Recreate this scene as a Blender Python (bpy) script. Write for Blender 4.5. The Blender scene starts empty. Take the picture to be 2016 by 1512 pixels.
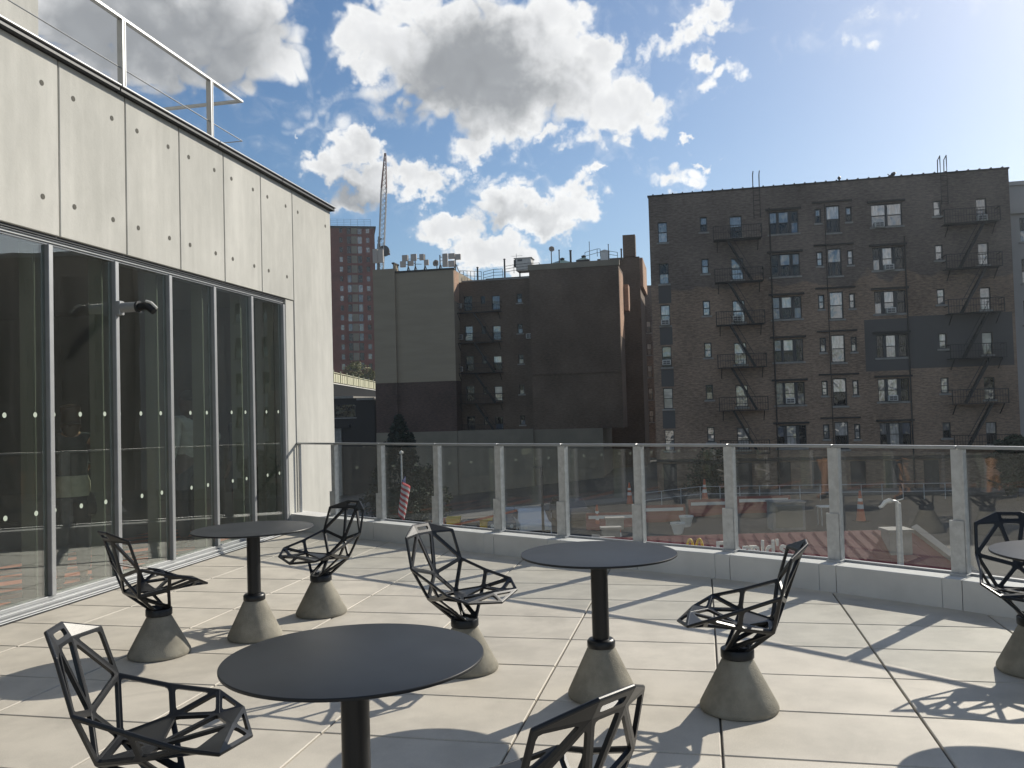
import bpy, bmesh, math, random
from mathutils import Vector as V, Matrix
random.seed(11)
sc = bpy.context.scene
COL = sc.collection
R = math.radians

# ------------------------------------------------------------------ camera
EYE = V((0, 0, 1.47)); FPX = 1689.0; PITCH = R(1.83); ROLL = R(-1.6)
FW = V((0, math.cos(PITCH), math.sin(PITCH))); U0 = V((0, -math.sin(PITCH), math.cos(PITCH))); R0 = V((1, 0, 0))
RT = math.cos(ROLL) * R0 + math.sin(ROLL) * U0
UP = -math.sin(ROLL) * R0 + math.cos(ROLL) * U0
cam = bpy.data.cameras.new('camera'); cam.sensor_width = 36; cam.lens = 36 * FPX / 2016
cam.clip_start = .05; cam.clip_end = 5000
co = bpy.data.objects.new('camera', cam); COL.objects.link(co)
M = Matrix.Identity(4)
for i in range(3):
    M[i][0] = RT[i]; M[i][1] = UP[i]; M[i][2] = -FW[i]; M[i][3] = EYE[i]
co.matrix_world = M
sc.camera = co
def ray(x, y): return (x - 1008) / FPX * RT - (y - 756) / FPX * UP + FW
def at_y(x, y, d): v = ray(x, y); return EYE + v * (d / v.y)
def at_z(x, y, z=0.): v = ray(x, y); return EYE + v * ((z - EYE.z) / v.z)

# ------------------------------------------------------------------ world, sun, exposure
SUN_EL = R(32.0); SUN_AZ = R(46.5)          # azimuth measured from +Y towards +X
SUN = V((math.sin(SUN_AZ) * math.cos(SUN_EL), math.cos(SUN_AZ) * math.cos(SUN_EL), math.sin(SUN_EL)))
sc.view_settings.view_transform = 'Standard'; sc.view_settings.look = 'None'
sc.view_settings.exposure = 0.32; sc.view_settings.gamma = 1
W = bpy.data.worlds.new('World'); sc.world = W; W.use_nodes = True
nt = W.node_tree; nt.nodes.clear()
def mth(nt, op, a, b=None, c=None, clamp=False):
    n = nt.nodes.new('ShaderNodeMath'); n.operation = op; n.use_clamp = clamp
    for i, v in enumerate((a, b, c)):
        if v is None: continue
        if isinstance(v, (int, float)): n.inputs[i].default_value = v
        else: nt.links.new(v, n.inputs[i])
    return n.outputs[0]
def vmth(nt, op, a, b, out=0):
    n = nt.nodes.new('ShaderNodeVectorMath'); n.operation = op
    for i, v in enumerate((a, b)):
        if v is None: continue
        if isinstance(v, (int, float)): n.inputs['Scale'].default_value = v
        elif isinstance(v, (tuple, list, V)): n.inputs[i].default_value = v
        else: nt.links.new(v, n.inputs[i])
    return n.outputs[out]
def smooth(nt, x, a, b, lo=0., hi=1.):
    n = nt.nodes.new('ShaderNodeMapRange'); n.interpolation_type = 'SMOOTHSTEP'
    nt.links.new(x, n.inputs[0])
    for k, v in zip((1, 2, 3, 4), (a, b, lo, hi)): n.inputs[k].default_value = v
    return n.outputs[0]
def noise(nt, vec, scale, detail=5, rough=.55, dist=0., out=0):
    n = nt.nodes.new('ShaderNodeTexNoise'); n.inputs['Scale'].default_value = scale
    n.inputs['Detail'].default_value = detail; n.inputs['Roughness'].default_value = rough
    n.inputs['Distortion'].default_value = dist
    if vec is not None: nt.links.new(vec, n.inputs['Vector'])
    return n.outputs[out]
def mixc(nt, f, a, b):
    n = nt.nodes.new('ShaderNodeMix'); n.data_type = 'RGBA'
    for s, v in ((n.inputs[0], f), (n.inputs[6], a), (n.inputs[7], b)):
        if isinstance(v, (int, float)): s.default_value = v
        elif isinstance(v, (tuple, list)): s.default_value = (*v[:3], 1)
        else: nt.links.new(v, s)
    return n.outputs[2]

sky = nt.nodes.new('ShaderNodeTexSky'); sky.sky_type = 'NISHITA'; sky.sun_disc = False
sky.sun_elevation = SUN_EL; sky.sun_rotation = SUN_AZ; sky.altitude = 20; sky.air_density = 1.0; sky.dust_density = .75; sky.ozone_density = 2.2
tc = nt.nodes.new('ShaderNodeTexCoord'); D = tc.outputs['Generated']
# cloud banks: direction of the middle (photo px), half width, half height in px, weight
CLOUDS = [(770,85,125,85,1.15),(720,110,70,60,.9),(560,30,60,60,.5),(880,60,130,95,1.1),(840,150,120,80,1.),(940,170,170,100,1.1),(1050,90,150,115,1.1),(1100,160,140,110,1.1),
          (1185,210,85,70,1.),(1240,225,80,55,1.1),(1170,110,60,80,1.1),(1130,40,80,60,1.),(1010,240,150,70,1.),(940,285,80,38,.9),(1080,275,70,34,.9),
          (690,290,55,55,1.2),(650,330,75,48,1.2),(735,345,105,52,1.3),(825,352,75,42,1.2),(690,395,75,32,.7),(850,370,50,28,.8),
          (1000,410,85,50,1.25),(1085,420,85,50,1.25),(1140,385,55,28,.8),(1115,370,60,32,.7),(890,455,82,44,1.25),(960,490,95,42,1.25),(1020,515,90,30,.8),
          (1178,340,36,17,.8),(1010,360,90,22,.45),(1350,85,65,34,.85),(1400,40,62,40,1.),(1385,120,36,30,.85),(1410,158,48,26,.7),
          (1380,315,20,13,.7),(1350,286,16,10,.6),(1330,345,40,18,.4),(577,257,16,13,.8),(1415,300,18,10,.4),
          (470,40,130,85,1.),(330,60,190,110,1.1),(200,40,150,110,1.),(420,130,130,60,.75),(110,130,60,38,.9),(620,235,150,55,.42),(780,215,120,50,.5),(560,110,100,70,.42),(1720,40,160,22,.36),(1650,75,90,16,.3)]
GREY = [(900,150,170,90,1.),(1010,190,130,80,1.),(830,190,140,70,.8),(1000,110,60,50,.6),(960,230,150,50,.6),(330,70,240,120,.95),(180,60,170,120,.9),(690,385,75,35,.7),(720,330,60,30,.3),(1030,425,80,25,.35)]
wb = vmth(nt, 'SCALE', vmth(nt, 'SUBTRACT', noise(nt, D, 24, 4, .62, out=1), (.5, .5, .5)), .085)
DB = vmth(nt, 'ADD', D, wb)
def blobs(lst):
    acc = None
    for x, y, sx, sy, w in lst:
        c = ray(x, y).normalized()
        d = vmth(nt, 'SUBTRACT', DB, tuple(c))
        d = vmth(nt, 'MULTIPLY', d, (FPX / sx * .95, FPX / sx * .95, FPX / sy * .95))
        l = vmth(nt, 'LENGTH', d, None, out=1)
        v = mth(nt, 'MULTIPLY_ADD', l, -w, w)
        acc = v if acc is None else mth(nt, 'MAXIMUM', acc, v)
    return acc
warp = vmth(nt, 'SCALE', vmth(nt, 'SUBTRACT', noise(nt, D, 14, 2, .5, out=1), (.5, .5, .5)), .05)
DW = vmth(nt, 'ADD', D, warp)
def billow(vec):
    """rounded cauliflower bumps: folded noise at three sizes"""
    acc = None
    for sc_, w in ((11., .6), (24., .7), (55., .4)):
        v = mth(nt, 'ABSOLUTE', mth(nt, 'MULTIPLY_ADD', noise(nt, vec, sc_, 0, .5), 2., -1.))
        v = mth(nt, 'MULTIPLY', v, w); acc = v if acc is None else mth(nt, 'ADD', acc, v)
    return acc
n1 = noise(nt, D, 7, 3, .5)
n2 = noise(nt, D, 60, 3, .6)
pf = billow(DW)
nb = mth(nt, 'ADD', mth(nt, 'MULTIPLY_ADD', n1, 1.3, -.65), mth(nt, 'MULTIPLY_ADD', n2, .34, -.17))
nb = mth(nt, 'ADD', nb, mth(nt, 'MULTIPLY_ADD', pf, 1.5, -.60))
bl = blobs(CLOUDS)
# the half of the sky behind the viewer: scattered cumulus from plain noise
sep = nt.nodes.new('ShaderNodeSeparateXYZ'); nt.links.new(D, sep.inputs[0])
back = smooth(nt, sep.outputs[1], .25, -.15)
bfield = mth(nt, 'MULTIPLY_ADD', noise(nt, D, 3.2, 7, .55), 2.6, -1.25)
bfield = mth(nt, 'ADD', mth(nt, 'MULTIPLY', bfield, back), mth(nt, 'MULTIPLY_ADD', back, 3., -3.))
dens = mth(nt, 'ADD', mth(nt, 'MAXIMUM', bl, bfield), mth(nt, 'MULTIPLY', nb, .56))
n4 = noise(nt, DW, 24, 5, .6, 1.2)
wisp = mth(nt, 'MULTIPLY', smooth(nt, mth(nt, 'ADD', dens, mth(nt, 'MULTIPLY_ADD', n4, 2.2, -1.1)), -.15, .75), .22)
alpha = mth(nt, 'MAXIMUM', smooth(nt, dens, .04, .44), wisp)
gm = blobs(GREY)
gl = mth(nt, 'ADD', gm, mth(nt, 'MULTIPLY_ADD', n1, 1.6, -.8))
gl = mth(nt, 'ADD', gl, mth(nt, 'MULTIPLY_ADD', pf, -.35, .15))
grey = smooth(nt, gl, -.2, .8)
# sun-facing billows are brighter: the puff field a little way towards the sun
Ds = vmth(nt, 'ADD', DW, tuple(SUN * .016))
nl = mth(nt, 'SUBTRACT', pf, billow(Ds))
lit = mth(nt, 'MULTIPLY_ADD', nl, .17, .98)
edge = smooth(nt, dens, .1, 1.0)
body = mixc(nt, edge, (9.6, 9.6, 9.5), (7.6, 7.65, 7.7))
white = mixc(nt, grey, body, (3.3, 3.42, 3.55))
white = vmth(nt, 'SCALE', white, None); nt.links.new(lit, white.node.inputs['Scale'])
veil = mth(nt, 'MULTIPLY', alpha, .97)
hs = nt.nodes.new('ShaderNodeHueSaturation'); hs.inputs['Saturation'].default_value = 1.2; hs.inputs['Value'].default_value = .94; nt.links.new(sky.outputs[0], hs.inputs['Color'])
final = mixc(nt, veil, hs.outputs[0], white)
bg = nt.nodes.new('ShaderNodeBackground'); nt.links.new(final, bg.inputs[0]); bg.inputs[1].default_value = .085
wo = nt.nodes.new('ShaderNodeOutputWorld'); nt.links.new(bg.outputs[0], wo.inputs[0])
sun = bpy.data.lights.new('sun', 'SUN'); sun.energy = 4.6; sun.angle = R(.53); sun.color = (1, .935, .82)
so = bpy.data.objects.new('sun', sun); COL.objects.link(so)
so.rotation_euler = (-SUN).to_track_quat('-Z', 'Y').to_euler()
cy = sc.cycles
HAZE = .00026
cy.volume_bounces = 0; cy.volume_step_rate = 5; cy.volume_max_steps = 64
cy.max_bounces = 8; cy.transparent_max_bounces = 24; cy.glossy_bounces = 4; cy.caustics_reflective = False; cy.caustics_refractive = False
cy.sample_clamp_indirect = 4

# ------------------------------------------------------------------ helpers
class MB:
    def __init__(s): s.v = []; s.f = []; s.m = []
    def poly(s, pts, m=0):
        b = len(s.v); s.v += [V(p) for p in pts]; s.f.append(tuple(range(b, b + len(pts)))); s.m.append(m); return s
    def faces(s, pts, fs, m=0):
        b = len(s.v); s.v += [V(p) for p in pts]
        for f in fs: s.f.append(tuple(b + i for i in f)); s.m.append(m)
        return s
    def box8(s, p, m=0): return s.faces(p, [(3,2,1,0),(4,5,6,7),(0,1,5,4),(1,2,6,5),(2,3,7,6),(3,0,4,7)], m)
    def obox(s, c, ax, ay, az, m=0):
        c = V(c); return s.box8([c + sx * ax + sy * ay + sz * az for sz in (-1, 1) for sx, sy in ((-1,-1),(1,-1),(1,1),(-1,1))], m)
    def box(s, x0, x1, y0, y1, z0, z1, m=0):
        return s.obox(((x0+x1)/2,(y0+y1)/2,(z0+z1)/2), V(((x1-x0)/2,0,0)), V((0,(y1-y0)/2,0)), V((0,0,(z1-z0)/2)), m)
    def beam(s, p, q, w, h, m=0, up=V((0,0,1))):
        p = V(p); q = V(q); d = (q - p)
        if d.length < 1e-6: return s
        u = d.normalized(); side = u.cross(up)
        if side.length < 1e-3: side = u.cross(V((1,0,0)))
        side.normalize(); t = side.cross(u).normalized()
        return s.obox((p + q) / 2, d / 2, side * w / 2, t * h / 2, m)
    def tube(s, pts, r, n=8, m=0, r2=None, cap=True):
        pts = [V(p) for p in pts]; b = len(s.v); k = len(pts)
        for i, p in enumerate(pts):
            d = (pts[min(i+1,k-1)] - pts[max(i-1,0)]).normalized()
            a = d.cross(V((0,0,1)))
            if a.length < 1e-3: a = d.cross(V((1,0,0)))
            a.normalize(); c = d.cross(a)
            rr = r if r2 is None else r + (r2 - r) * i / (k - 1)
            for j in range(n):
                t = 2 * math.pi * j / n; s.v.append(p + rr * (math.cos(t) * a + math.sin(t) * c))
        for i in range(k - 1):
            for j in range(n):
                s.f.append((b+i*n+j, b+i*n+(j+1)%n, b+(i+1)*n+(j+1)%n, b+(i+1)*n+j)); s.m.append(m)
        if cap:
            s.f.append(tuple(b + j for j in range(n))); s.m.append(m)
            s.f.append(tuple(b + (k-1)*n + j for j in range(n))); s.m.append(m)
        return s
    def lathe(s, prof, n=32, c=(0,0,0), m=0):
        c = V(c); b = len(s.v)
        for r, z in prof:
            for j in range(n):
                t = 2 * math.pi * j / n; s.v.append(c + V((r*math.cos(t), r*math.sin(t), z)))
        for i in range(len(prof) - 1):
            for j in range(n):
                s.f.append((b+i*n+j, b+i*n+(j+1)%n, b+(i+1)*n+(j+1)%n, b+(i+1)*n+j)); s.m.append(m)
        s.f.append(tuple(b + j for j in range(n))[::-1]); s.m.append(m)
        s.f.append(tuple(b + (len(prof)-1)*n + j for j in range(n))); s.m.append(m)
        return s
    def prism(s, pts, vec, m=0):
        vec = V(vec); pts = [V(p) for p in pts]; n = len(pts); b = len(s.v)
        s.v += pts + [p + vec for p in pts]
        s.f.append(tuple(range(b, b+n))); s.f.append(tuple(range(b+2*n-1, b+n-1, -1))); s.m += [m, m]
        for i in range(n):
            j = (i+1) % n; s.f.append((b+i, b+n+i, b+n+j, b+j)); s.m.append(m)
        return s
    def build(s, name, mats, parent=None, smooth=None, normals=True):
        me = bpy.data.meshes.new(name)
        root = parent
        while root is not None and root.parent is not None: root = root.parent
        off = V(root.location) if root is not None and root.get('wp') else V((0, 0, 0))
        me.from_pydata([tuple(v - off) for v in s.v], [], s.f)
        if not isinstance(mats, (list, tuple)): mats = [mats]
        for m in mats: me.materials.append(m)
        me.polygons.foreach_set('material_index', s.m)
        if normals:
            bm = bmesh.new(); bm.from_mesh(me); bmesh.ops.recalc_face_normals(bm, faces=bm.faces); bm.to_mesh(me); bm.free()
        if smooth:
            me.shade_smooth(); me.set_sharp_from_angle(angle=R(smooth))
        me.update()
        o = bpy.data.objects.new(name, me); COL.objects.link(o)
        if parent is not None: o.parent = parent
        return o
def tag(o, label, cat, group=None):
    o['label'] = label; o['category'] = cat
    if group: o['group'] = group
    return o
def thing(name, label, cat, loc=(0,0,0), rz=0., group=None, wp=True):
    o = bpy.data.objects.new(name, None); COL.objects.link(o); o.location = loc; o.rotation_euler = (0, 0, rz)
    o.empty_display_size = .2
    if wp: o['wp'] = 1
    return tag(o, label, cat, group)
def struct(o): o['kind'] = 'structure'; return o
def copy_tree(o, parent=None):
    c = o.copy(); COL.objects.link(c)
    if parent is not None: c.parent = parent
    for ch in list(o.children): copy_tree(ch, c)
    return c
def bevel(o, w, seg=1, ang=35):
    b = o.modifiers.new('bevel', 'BEVEL'); b.width = w; b.segments = seg; b.limit_method = 'ANGLE'; b.angle_limit = R(ang); return o

# ------------------------------------------------------------------ materials
def mat(name, col, rough=.6, metal=0., var=0., vscale=4., bump=0., bscale=60., spec=.5, stretch=(1,1,1), col2=None, island=0., coat=0.):
    m = bpy.data.materials.new(name); m.use_nodes = True; t = m.node_tree; b = t.nodes['Principled BSDF']
    b.inputs['Base Color'].default_value = (*col, 1); b.inputs['Roughness'].default_value = rough
    b.inputs['Metallic'].default_value = metal; b.inputs['Specular IOR Level'].default_value = spec
    if coat: b.inputs['Coat Weight'].default_value = coat
    if var or bump or island:
        c = t.nodes.new('ShaderNodeTexCoord'); mp = t.nodes.new('ShaderNodeMapping'); mp.inputs['Scale'].default_value = stretch
        t.links.new(c.outputs['Object'], mp.inputs[0]); P = mp.outputs[0]
        if var:
            n = noise(t, P, vscale, 6, .6)
            a = col2 if col2 else tuple(x * (1 - var) for x in col)
            out = mixc(t, smooth(t, n, .33, .67), a, tuple(min(1, x * (1 + var * .6)) for x in col))
        else: out = None
        if island:
            g = t.nodes.new('ShaderNodeNewGeometry')
            f = mth(t, 'MULTIPLY_ADD', g.outputs['Random Per Island'], 2 * island, 1 - island)
            base = out if out is not None else mixc(t, 0., col, col)
            sc_ = vmth(t, 'SCALE', base, None); t.links.new(f, sc_.node.inputs['Scale']); out = sc_
        if out is not None: t.links.new(out, b.inputs['Base Color'])
        if bump:
            bn = t.nodes.new('ShaderNodeBump'); bn.inputs['Strength'].default_value = bump; bn.inputs['Distance'].default_value = .01
            t.links.new(noise(t, P, bscale, 4, .6), bn.inputs['Height']); t.links.new(bn.outputs[0], b.inputs['Normal'])
    return m
def brick(name, c1, c2, mortar, dark=None, zsplit=None, patch=.35, rows=(.22, .075)):
    """brick wall: courses, rough horizontal mottling, optional darker upper storeys (old coat of paint)"""
    m = bpy.data.materials.new(name); m.use_nodes = True; t = m.node_tree; b = t.nodes['Principled BSDF']
    b.inputs['Roughness'].default_value = .9; b.inputs['Specular IOR Level'].default_value = .2
    c = t.nodes.new('ShaderNodeTexCoord'); s = t.nodes.new('ShaderNodeSeparateXYZ'); t.links.new(c.outputs['Object'], s.inputs[0])
    u = mth(t, 'SUBTRACT', s.outputs[0], s.outputs[1])
    cb = t.nodes.new('ShaderNodeCombineXYZ'); t.links.new(u, cb.inputs[0]); t.links.new(s.outputs[2], cb.inputs[1])
    br = t.nodes.new('ShaderNodeTexBrick'); t.links.new(cb.outputs[0], br.inputs[0])
    br.inputs['Scale'].default_value = 1; br.inputs['Brick Width'].default_value = rows[0]; br.inputs['Row Height'].default_value = rows[1]
    br.inputs['Mortar Size'].default_value = .011; br.inputs['Color1'].default_value = (*c1, 1); br.inputs['Color2'].default_value = (*c2, 1); br.inputs['Mortar'].default_value = (*mortar, 1)
    mp = t.nodes.new('ShaderNodeMapping'); mp.inputs['Scale'].default_value = (1.6, 7., 1); t.links.new(cb.outputs[0], mp.inputs[0])
    n = noise(t, mp.outputs[0], 1.5, 7, .7)
    n2 = noise(t, cb.outputs[0], .25, 4, .5)
    f = mth(t, 'ADD', smooth(t, n, .3, .7, 1 - patch, 1 + patch), mth(t, 'MULTIPLY_ADD', n2, 1.3, -.65))
    out = vmth(t, 'SCALE', br.outputs[0], None); t.links.new(f, out.node.inputs['Scale'])
    if dark:
        z = mth(t, 'ADD', s.outputs[2], mth(t, 'MULTIPLY_ADD', noise(t, cb.outputs[0], .35, 2, .5), 3.2, -1.6))
        k = smooth(t, z, zsplit - .12, zsplit + .12)
        dk = vmth(t, 'SCALE', mixc(t, .25, dark, br.outputs[0]), None); t.links.new(f, dk.node.inputs['Scale'])
        out = mixc(t, k, out, dk)
    t.links.new(out, b.inputs['Base Color'])
    bn = t.nodes.new('ShaderNodeBump'); bn.inputs['Strength'].default_value = .5; bn.inputs['Distance'].default_value = .02
    t.links.new(n, bn.inputs['Height']); t.links.new(bn.outputs[0], b.inputs['Normal'])
    return m
def glass(name, tint, r0=.05, rough=.0, wave=0., haze=0.):
    m = bpy.data.materials.new(name); m.use_nodes = True; t = m.node_tree; t.nodes.clear()
    o = t.nodes.new('ShaderNodeOutputMaterial'); tr = t.nodes.new('ShaderNodeBsdfTransparent'); tr.inputs[0].default_value = (*tint, 1)
    g = t.nodes.new('ShaderNodeBsdfGlossy'); g.inputs['Roughness'].default_value = rough; g.inputs['Color'].default_value = (1, 1, 1, 1)
    lw = t.nodes.new('ShaderNodeLayerWeight'); lw.inputs[0].default_value = .5
    p = mth(t, 'POWER', lw.outputs['Facing'], 5.0)
    fac = mth(t, 'MULTIPLY_ADD', p, 1 - r0, r0, clamp=True)
    if wave:
        c = t.nodes.new('ShaderNodeTexCoord'); bn = t.nodes.new('ShaderNodeBump'); bn.inputs['Strength'].default_value = wave; bn.inputs['Distance'].default_value = .05
        t.links.new(noise(t, c.outputs['Object'], 1.2, 2, .5), bn.inputs['Height']); t.links.new(bn.outputs[0], g.inputs['Normal'])
    if haze:
        df = t.nodes.new('ShaderNodeBsdfDiffuse'); df.inputs[0].default_value = (.75, .75, .72, 1)
        c = t.nodes.new('ShaderNodeTexCoord'); mp = t.nodes.new('ShaderNodeMapping'); mp.inputs['Scale'].default_value = (14, 14, 1.2)
        t.links.new(c.outputs['Object'], mp.inputs[0])
        hz = mth(t, 'MULTIPLY', smooth(t, noise(t, mp.outputs[0], 1., 5, .6), .3, .8, .45, 1.), haze)
        mx0 = t.nodes.new('ShaderNodeMixShader'); t.links.new(hz, mx0.inputs[0]); t.links.new(tr.outputs[0], mx0.inputs[1]); t.links.new(df.outputs[0], mx0.inputs[2])
        tl = t.nodes.new('ShaderNodeBsdfTranslucent'); tl.inputs[0].default_value = (.75, .75, .72, 1); ms = t.nodes.new('ShaderNodeMixShader'); t.links.new(df.outputs[0], ms.inputs[1]); t.links.new(tl.outputs[0], ms.inputs[2]); t.links.new(ms.outputs[0], mx0.inputs[2])
        trs = mx0.outputs[0]
    else: trs = tr.outputs[0]
    mx = t.nodes.new('ShaderNodeMixShader'); t.links.new(fac, mx.inputs[0]); t.links.new(trs, mx.inputs[1]); t.links.new(g.outputs[0], mx.inputs[2])
    t.links.new(mx.outputs[0], o.inputs[0])
    return m
def pane_mat(name, col, refl=.25, fold=18., rough=.04):
    """old window glass: a wavy mirror-like sheet over a curtain, blind or dark room"""
    m = bpy.data.materials.new(name); m.use_nodes = True; t = m.node_tree; t.nodes.clear()
    o = t.nodes.new('ShaderNodeOutputMaterial'); df = t.nodes.new('ShaderNodeBsdfDiffuse'); g = t.nodes.new('ShaderNodeBsdfGlossy')
    g.inputs['Roughness'].default_value = rough
    c = t.nodes.new('ShaderNodeTexCoord'); mp = t.nodes.new('ShaderNodeMapping'); mp.inputs['Scale'].default_value = (fold, fold, 1.2)
    t.links.new(c.outputs['Object'], mp.inputs[0])
    k = smooth(t, noise(t, mp.outputs[0], .9, 3, .6), .35, .65, .55, 1.1)
    cc = vmth(t, 'SCALE', mixc(t, 0., col, col), None); t.links.new(k, cc.node.inputs['Scale']); t.links.new(cc, df.inputs[0])
    bn = t.nodes.new('ShaderNodeBump'); bn.inputs['Strength'].default_value = .35; bn.inputs['Distance'].default_value = .08
    t.links.new(noise(t, c.outputs['Object'], 1.3, 2, .5), bn.inputs['Height']); t.links.new(bn.outputs[0], g.inputs['Normal'])
    mx = t.nodes.new('ShaderNodeMixShader'); mx.inputs[0].default_value = refl
    t.links.new(df.outputs[0], mx.inputs[1]); t.links.new(g.outputs[0], mx.inputs[2]); t.links.new(mx.outputs[0], o.inputs[0])
    return m
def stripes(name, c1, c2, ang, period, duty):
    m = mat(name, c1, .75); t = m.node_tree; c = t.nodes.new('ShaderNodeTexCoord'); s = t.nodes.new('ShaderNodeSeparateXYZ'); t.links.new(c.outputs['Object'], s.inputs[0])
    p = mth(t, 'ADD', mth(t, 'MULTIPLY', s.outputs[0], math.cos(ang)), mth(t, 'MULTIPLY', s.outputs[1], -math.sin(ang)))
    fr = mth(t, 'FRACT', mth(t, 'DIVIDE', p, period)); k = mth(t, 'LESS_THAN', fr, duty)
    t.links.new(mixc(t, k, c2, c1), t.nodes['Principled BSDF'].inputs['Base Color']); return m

MT = {}
def concrete_panel():
    m = mat('precast_concrete', (.56, .54, .47), .85, bump=.12, bscale=35, spec=.25); t = m.node_tree; b = t.nodes['Principled BSDF']
    c = t.nodes.new('ShaderNodeTexCoord'); P = c.outputs['Object']
    mp = t.nodes.new('ShaderNodeMapping'); mp.inputs['Scale'].default_value = (1, 1, .45); t.links.new(P, mp.inputs[0])
    a = smooth(t, noise(t, mp.outputs[0], 1.1, 6, .6, .4), .3, .72)
    e = smooth(t, noise(t, mp.outputs[0], 6., 5, .65), .35, .7)
    mp2 = t.nodes.new('ShaderNodeMapping'); mp2.inputs['Scale'].default_value = (7, 7, .35); t.links.new(P, mp2.inputs[0])
    st = smooth(t, noise(t, mp2.outputs[0], 1., 4, .6), .35, .75)
    k = mth(t, 'ADD', mth(t, 'MULTIPLY', a, .60), mth(t, 'ADD', mth(t, 'MULTIPLY', e, .25), mth(t, 'MULTIPLY', st, .3)))
    t.links.new(mixc(t, k, (.43, .425, .39), (.60, .59, .545)), b.inputs['Base Color']); return m
MT['conc'] = concrete_panel()
MT['paver'] = mat('paver_stone', (.515, .475, .402), .62, var=.11, vscale=3.1, bump=.22, bscale=420, spec=.45, island=.055)
def weather(m):
    t = m.node_tree; b = t.nodes['Principled BSDF']; src = b.inputs['Base Color'].links[0].from_socket
    c = t.nodes.new('ShaderNodeTexCoord')
    st = smooth(t, noise(t, c.outputs['Object'], 1.3, 7, .65, .8), .52, .74, 1., .80)
    gr = smooth(t, noise(t, c.outputs['Object'], 230, 2, .5), .3, .7, .90, 1.08)
    k = mth(t, 'MULTIPLY', st, gr); o = vmth(t, 'SCALE', src, None); t.links.new(k, o.node.inputs['Scale']); t.links.new(o, b.inputs['Base Color'])
weather(MT['paver'])
MT['joint'] = mat('joint_sand', (.12, .11, .095), .95)
MT['kerb'] = mat('kerb_precast', (.62, .615, .59), .75, var=.08, vscale=2.5, bump=.1, bscale=120)
MT['cone'] = mat('cast_concrete', (.28, .262, .215), .9, var=.20, vscale=9, bump=.5, bscale=160, spec=.2)
MT['black'] = mat('black_powder_coat', (.010, .011, .013), .36, bump=.05, bscale=700, spec=.35)
MT['top'] = mat('table_laminate', (.017, .020, .024), .38, var=.18, vscale=5, bump=.03, bscale=500, spec=.22)
MT['steel'] = mat('galvanised_steel', (.52, .53, .53), .5, metal=.4, var=.13, vscale=18, bump=.05, bscale=60)
MT['alu'] = mat('anodised_aluminium', (.36, .37, .375), .45, metal=.5, var=.06, vscale=6)
MT['darksteel'] = mat('dark_metal', (.05, .052, .055), .5, metal=.6)
MT['iron'] = mat('black_iron', (.020, .019, .019), .7)
MT['glass_rail'] = glass('rail_glass', (.93, .94, .935), .062, haze=.018)
MT['glass_front'] = glass('glazing_glass', (.83, .87, .84), .10, wave=.02, haze=.035)
MT['dot'] = mat('frosted_dot', (.40, .46, .38), .7)
MT['fin'] = mat('white_fin', (.26, .28, .23), .6)
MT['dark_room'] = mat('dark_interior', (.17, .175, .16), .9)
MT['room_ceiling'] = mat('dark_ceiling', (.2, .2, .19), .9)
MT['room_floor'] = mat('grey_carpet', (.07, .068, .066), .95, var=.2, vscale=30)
MT['orange_stripes'] = stripes('orange_striped_floor', (.75, .16, .065), (.04, .03, .03), R(48), .36, .60)  # alternating orange and dark bands running diagonally across the interior floor strip
MT['hole'] = mat('tie_hole', (.10, .095, .08), .9)
MT['asphalt'] = mat('asphalt', (.045, .045, .044), .9, var=.3, vscale=.35, bump=.2, bscale=8)
MT['lot'] = mat('parking_concrete', (.036, .0355, .034), .9, var=.25, vscale=.3)
MT['pave'] = mat('pavement_concrete', (.10, .098, .093), .9, var=.12, vscale=.6)
MT['stucco'] = mat('grey_paint', (.30, .25, .18), .9, var=.07, vscale=.5, bump=.3, bscale=9, stretch=(.5, .5, 3))
MT['beige'] = mat('beige_render', (.215, .19, .145), .9, var=.14, vscale=.45, bump=.2, bscale=6)
MT['patch'] = mat('dark_grey_paint', (.088, .083, .079), .85, var=.06, vscale=.5, bump=.2, bscale=9)
MT['brickR'] = brick('brown_brick', (.265, .178, .125), (.22, .150, .106), (.235, .19, .15), (.135, .115, .102), 15.2)
MT['brickM'] = brick('dark_brown_brick', (.14, .098, .070), (.112, .082, .060), (.12, .095, .075), patch=.25)
MT['brickL'] = brick('maroon_brick', (.105, .066, .055), (.085, .055, .048), (.085, .066, .056), patch=.25)
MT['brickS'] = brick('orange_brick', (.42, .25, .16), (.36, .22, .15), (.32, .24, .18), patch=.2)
MT['brickT'] = brick('red_tower_brick', (.19, .06, .043), (.16, .05, .037), (.13, .06, .048), patch=.15, rows=(.4, .15))
MT['pale'] = mat('pale_plaster', (.40, .38, .36), .9, var=.1, vscale=.3)
MT['stone'] = mat('limestone_sill', (.26, .25, .23), .85, var=.15, vscale=3)
MT['frame'] = mat('dark_window_frame', (.028, .030, .034), .5)
MT['lintel'] = mat('dark_lintel', (.035, .031, .029), .85)
MT['paneA'] = pane_mat('pane_pale_curtain', (.36, .36, .35), .24, fold=7)
MT['paneB'] = pane_mat('pane_grey_curtain', (.15, .155, .16), .2, fold=5)
MT['paneC'] = pane_mat('pane_dark_room', (.018, .019, .021), .045)
MT['paneD'] = pane_mat('pane_blue_curtain', (.07, .095, .14), .13)
MT['paneE'] = pane_mat('pane_white_blind', (.55, .54, .50), .10, fold=.5)
MT['acwhite'] = mat('white_appliance', (.52, .51, .48), .5, var=.1, vscale=4)
MT['acgrille'] = mat('grille_grey', (.10, .10, .10), .6)
MT['bitumen'] = mat('roof_felt', (.03, .03, .032), .95)
MT['redroof'] = mat('red_metal_roof', (.20, .045, .042), .55, var=.12, vscale=.8)
MT['white_paint'] = mat('white_paint', (.72, .70, .64), .6)
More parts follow.
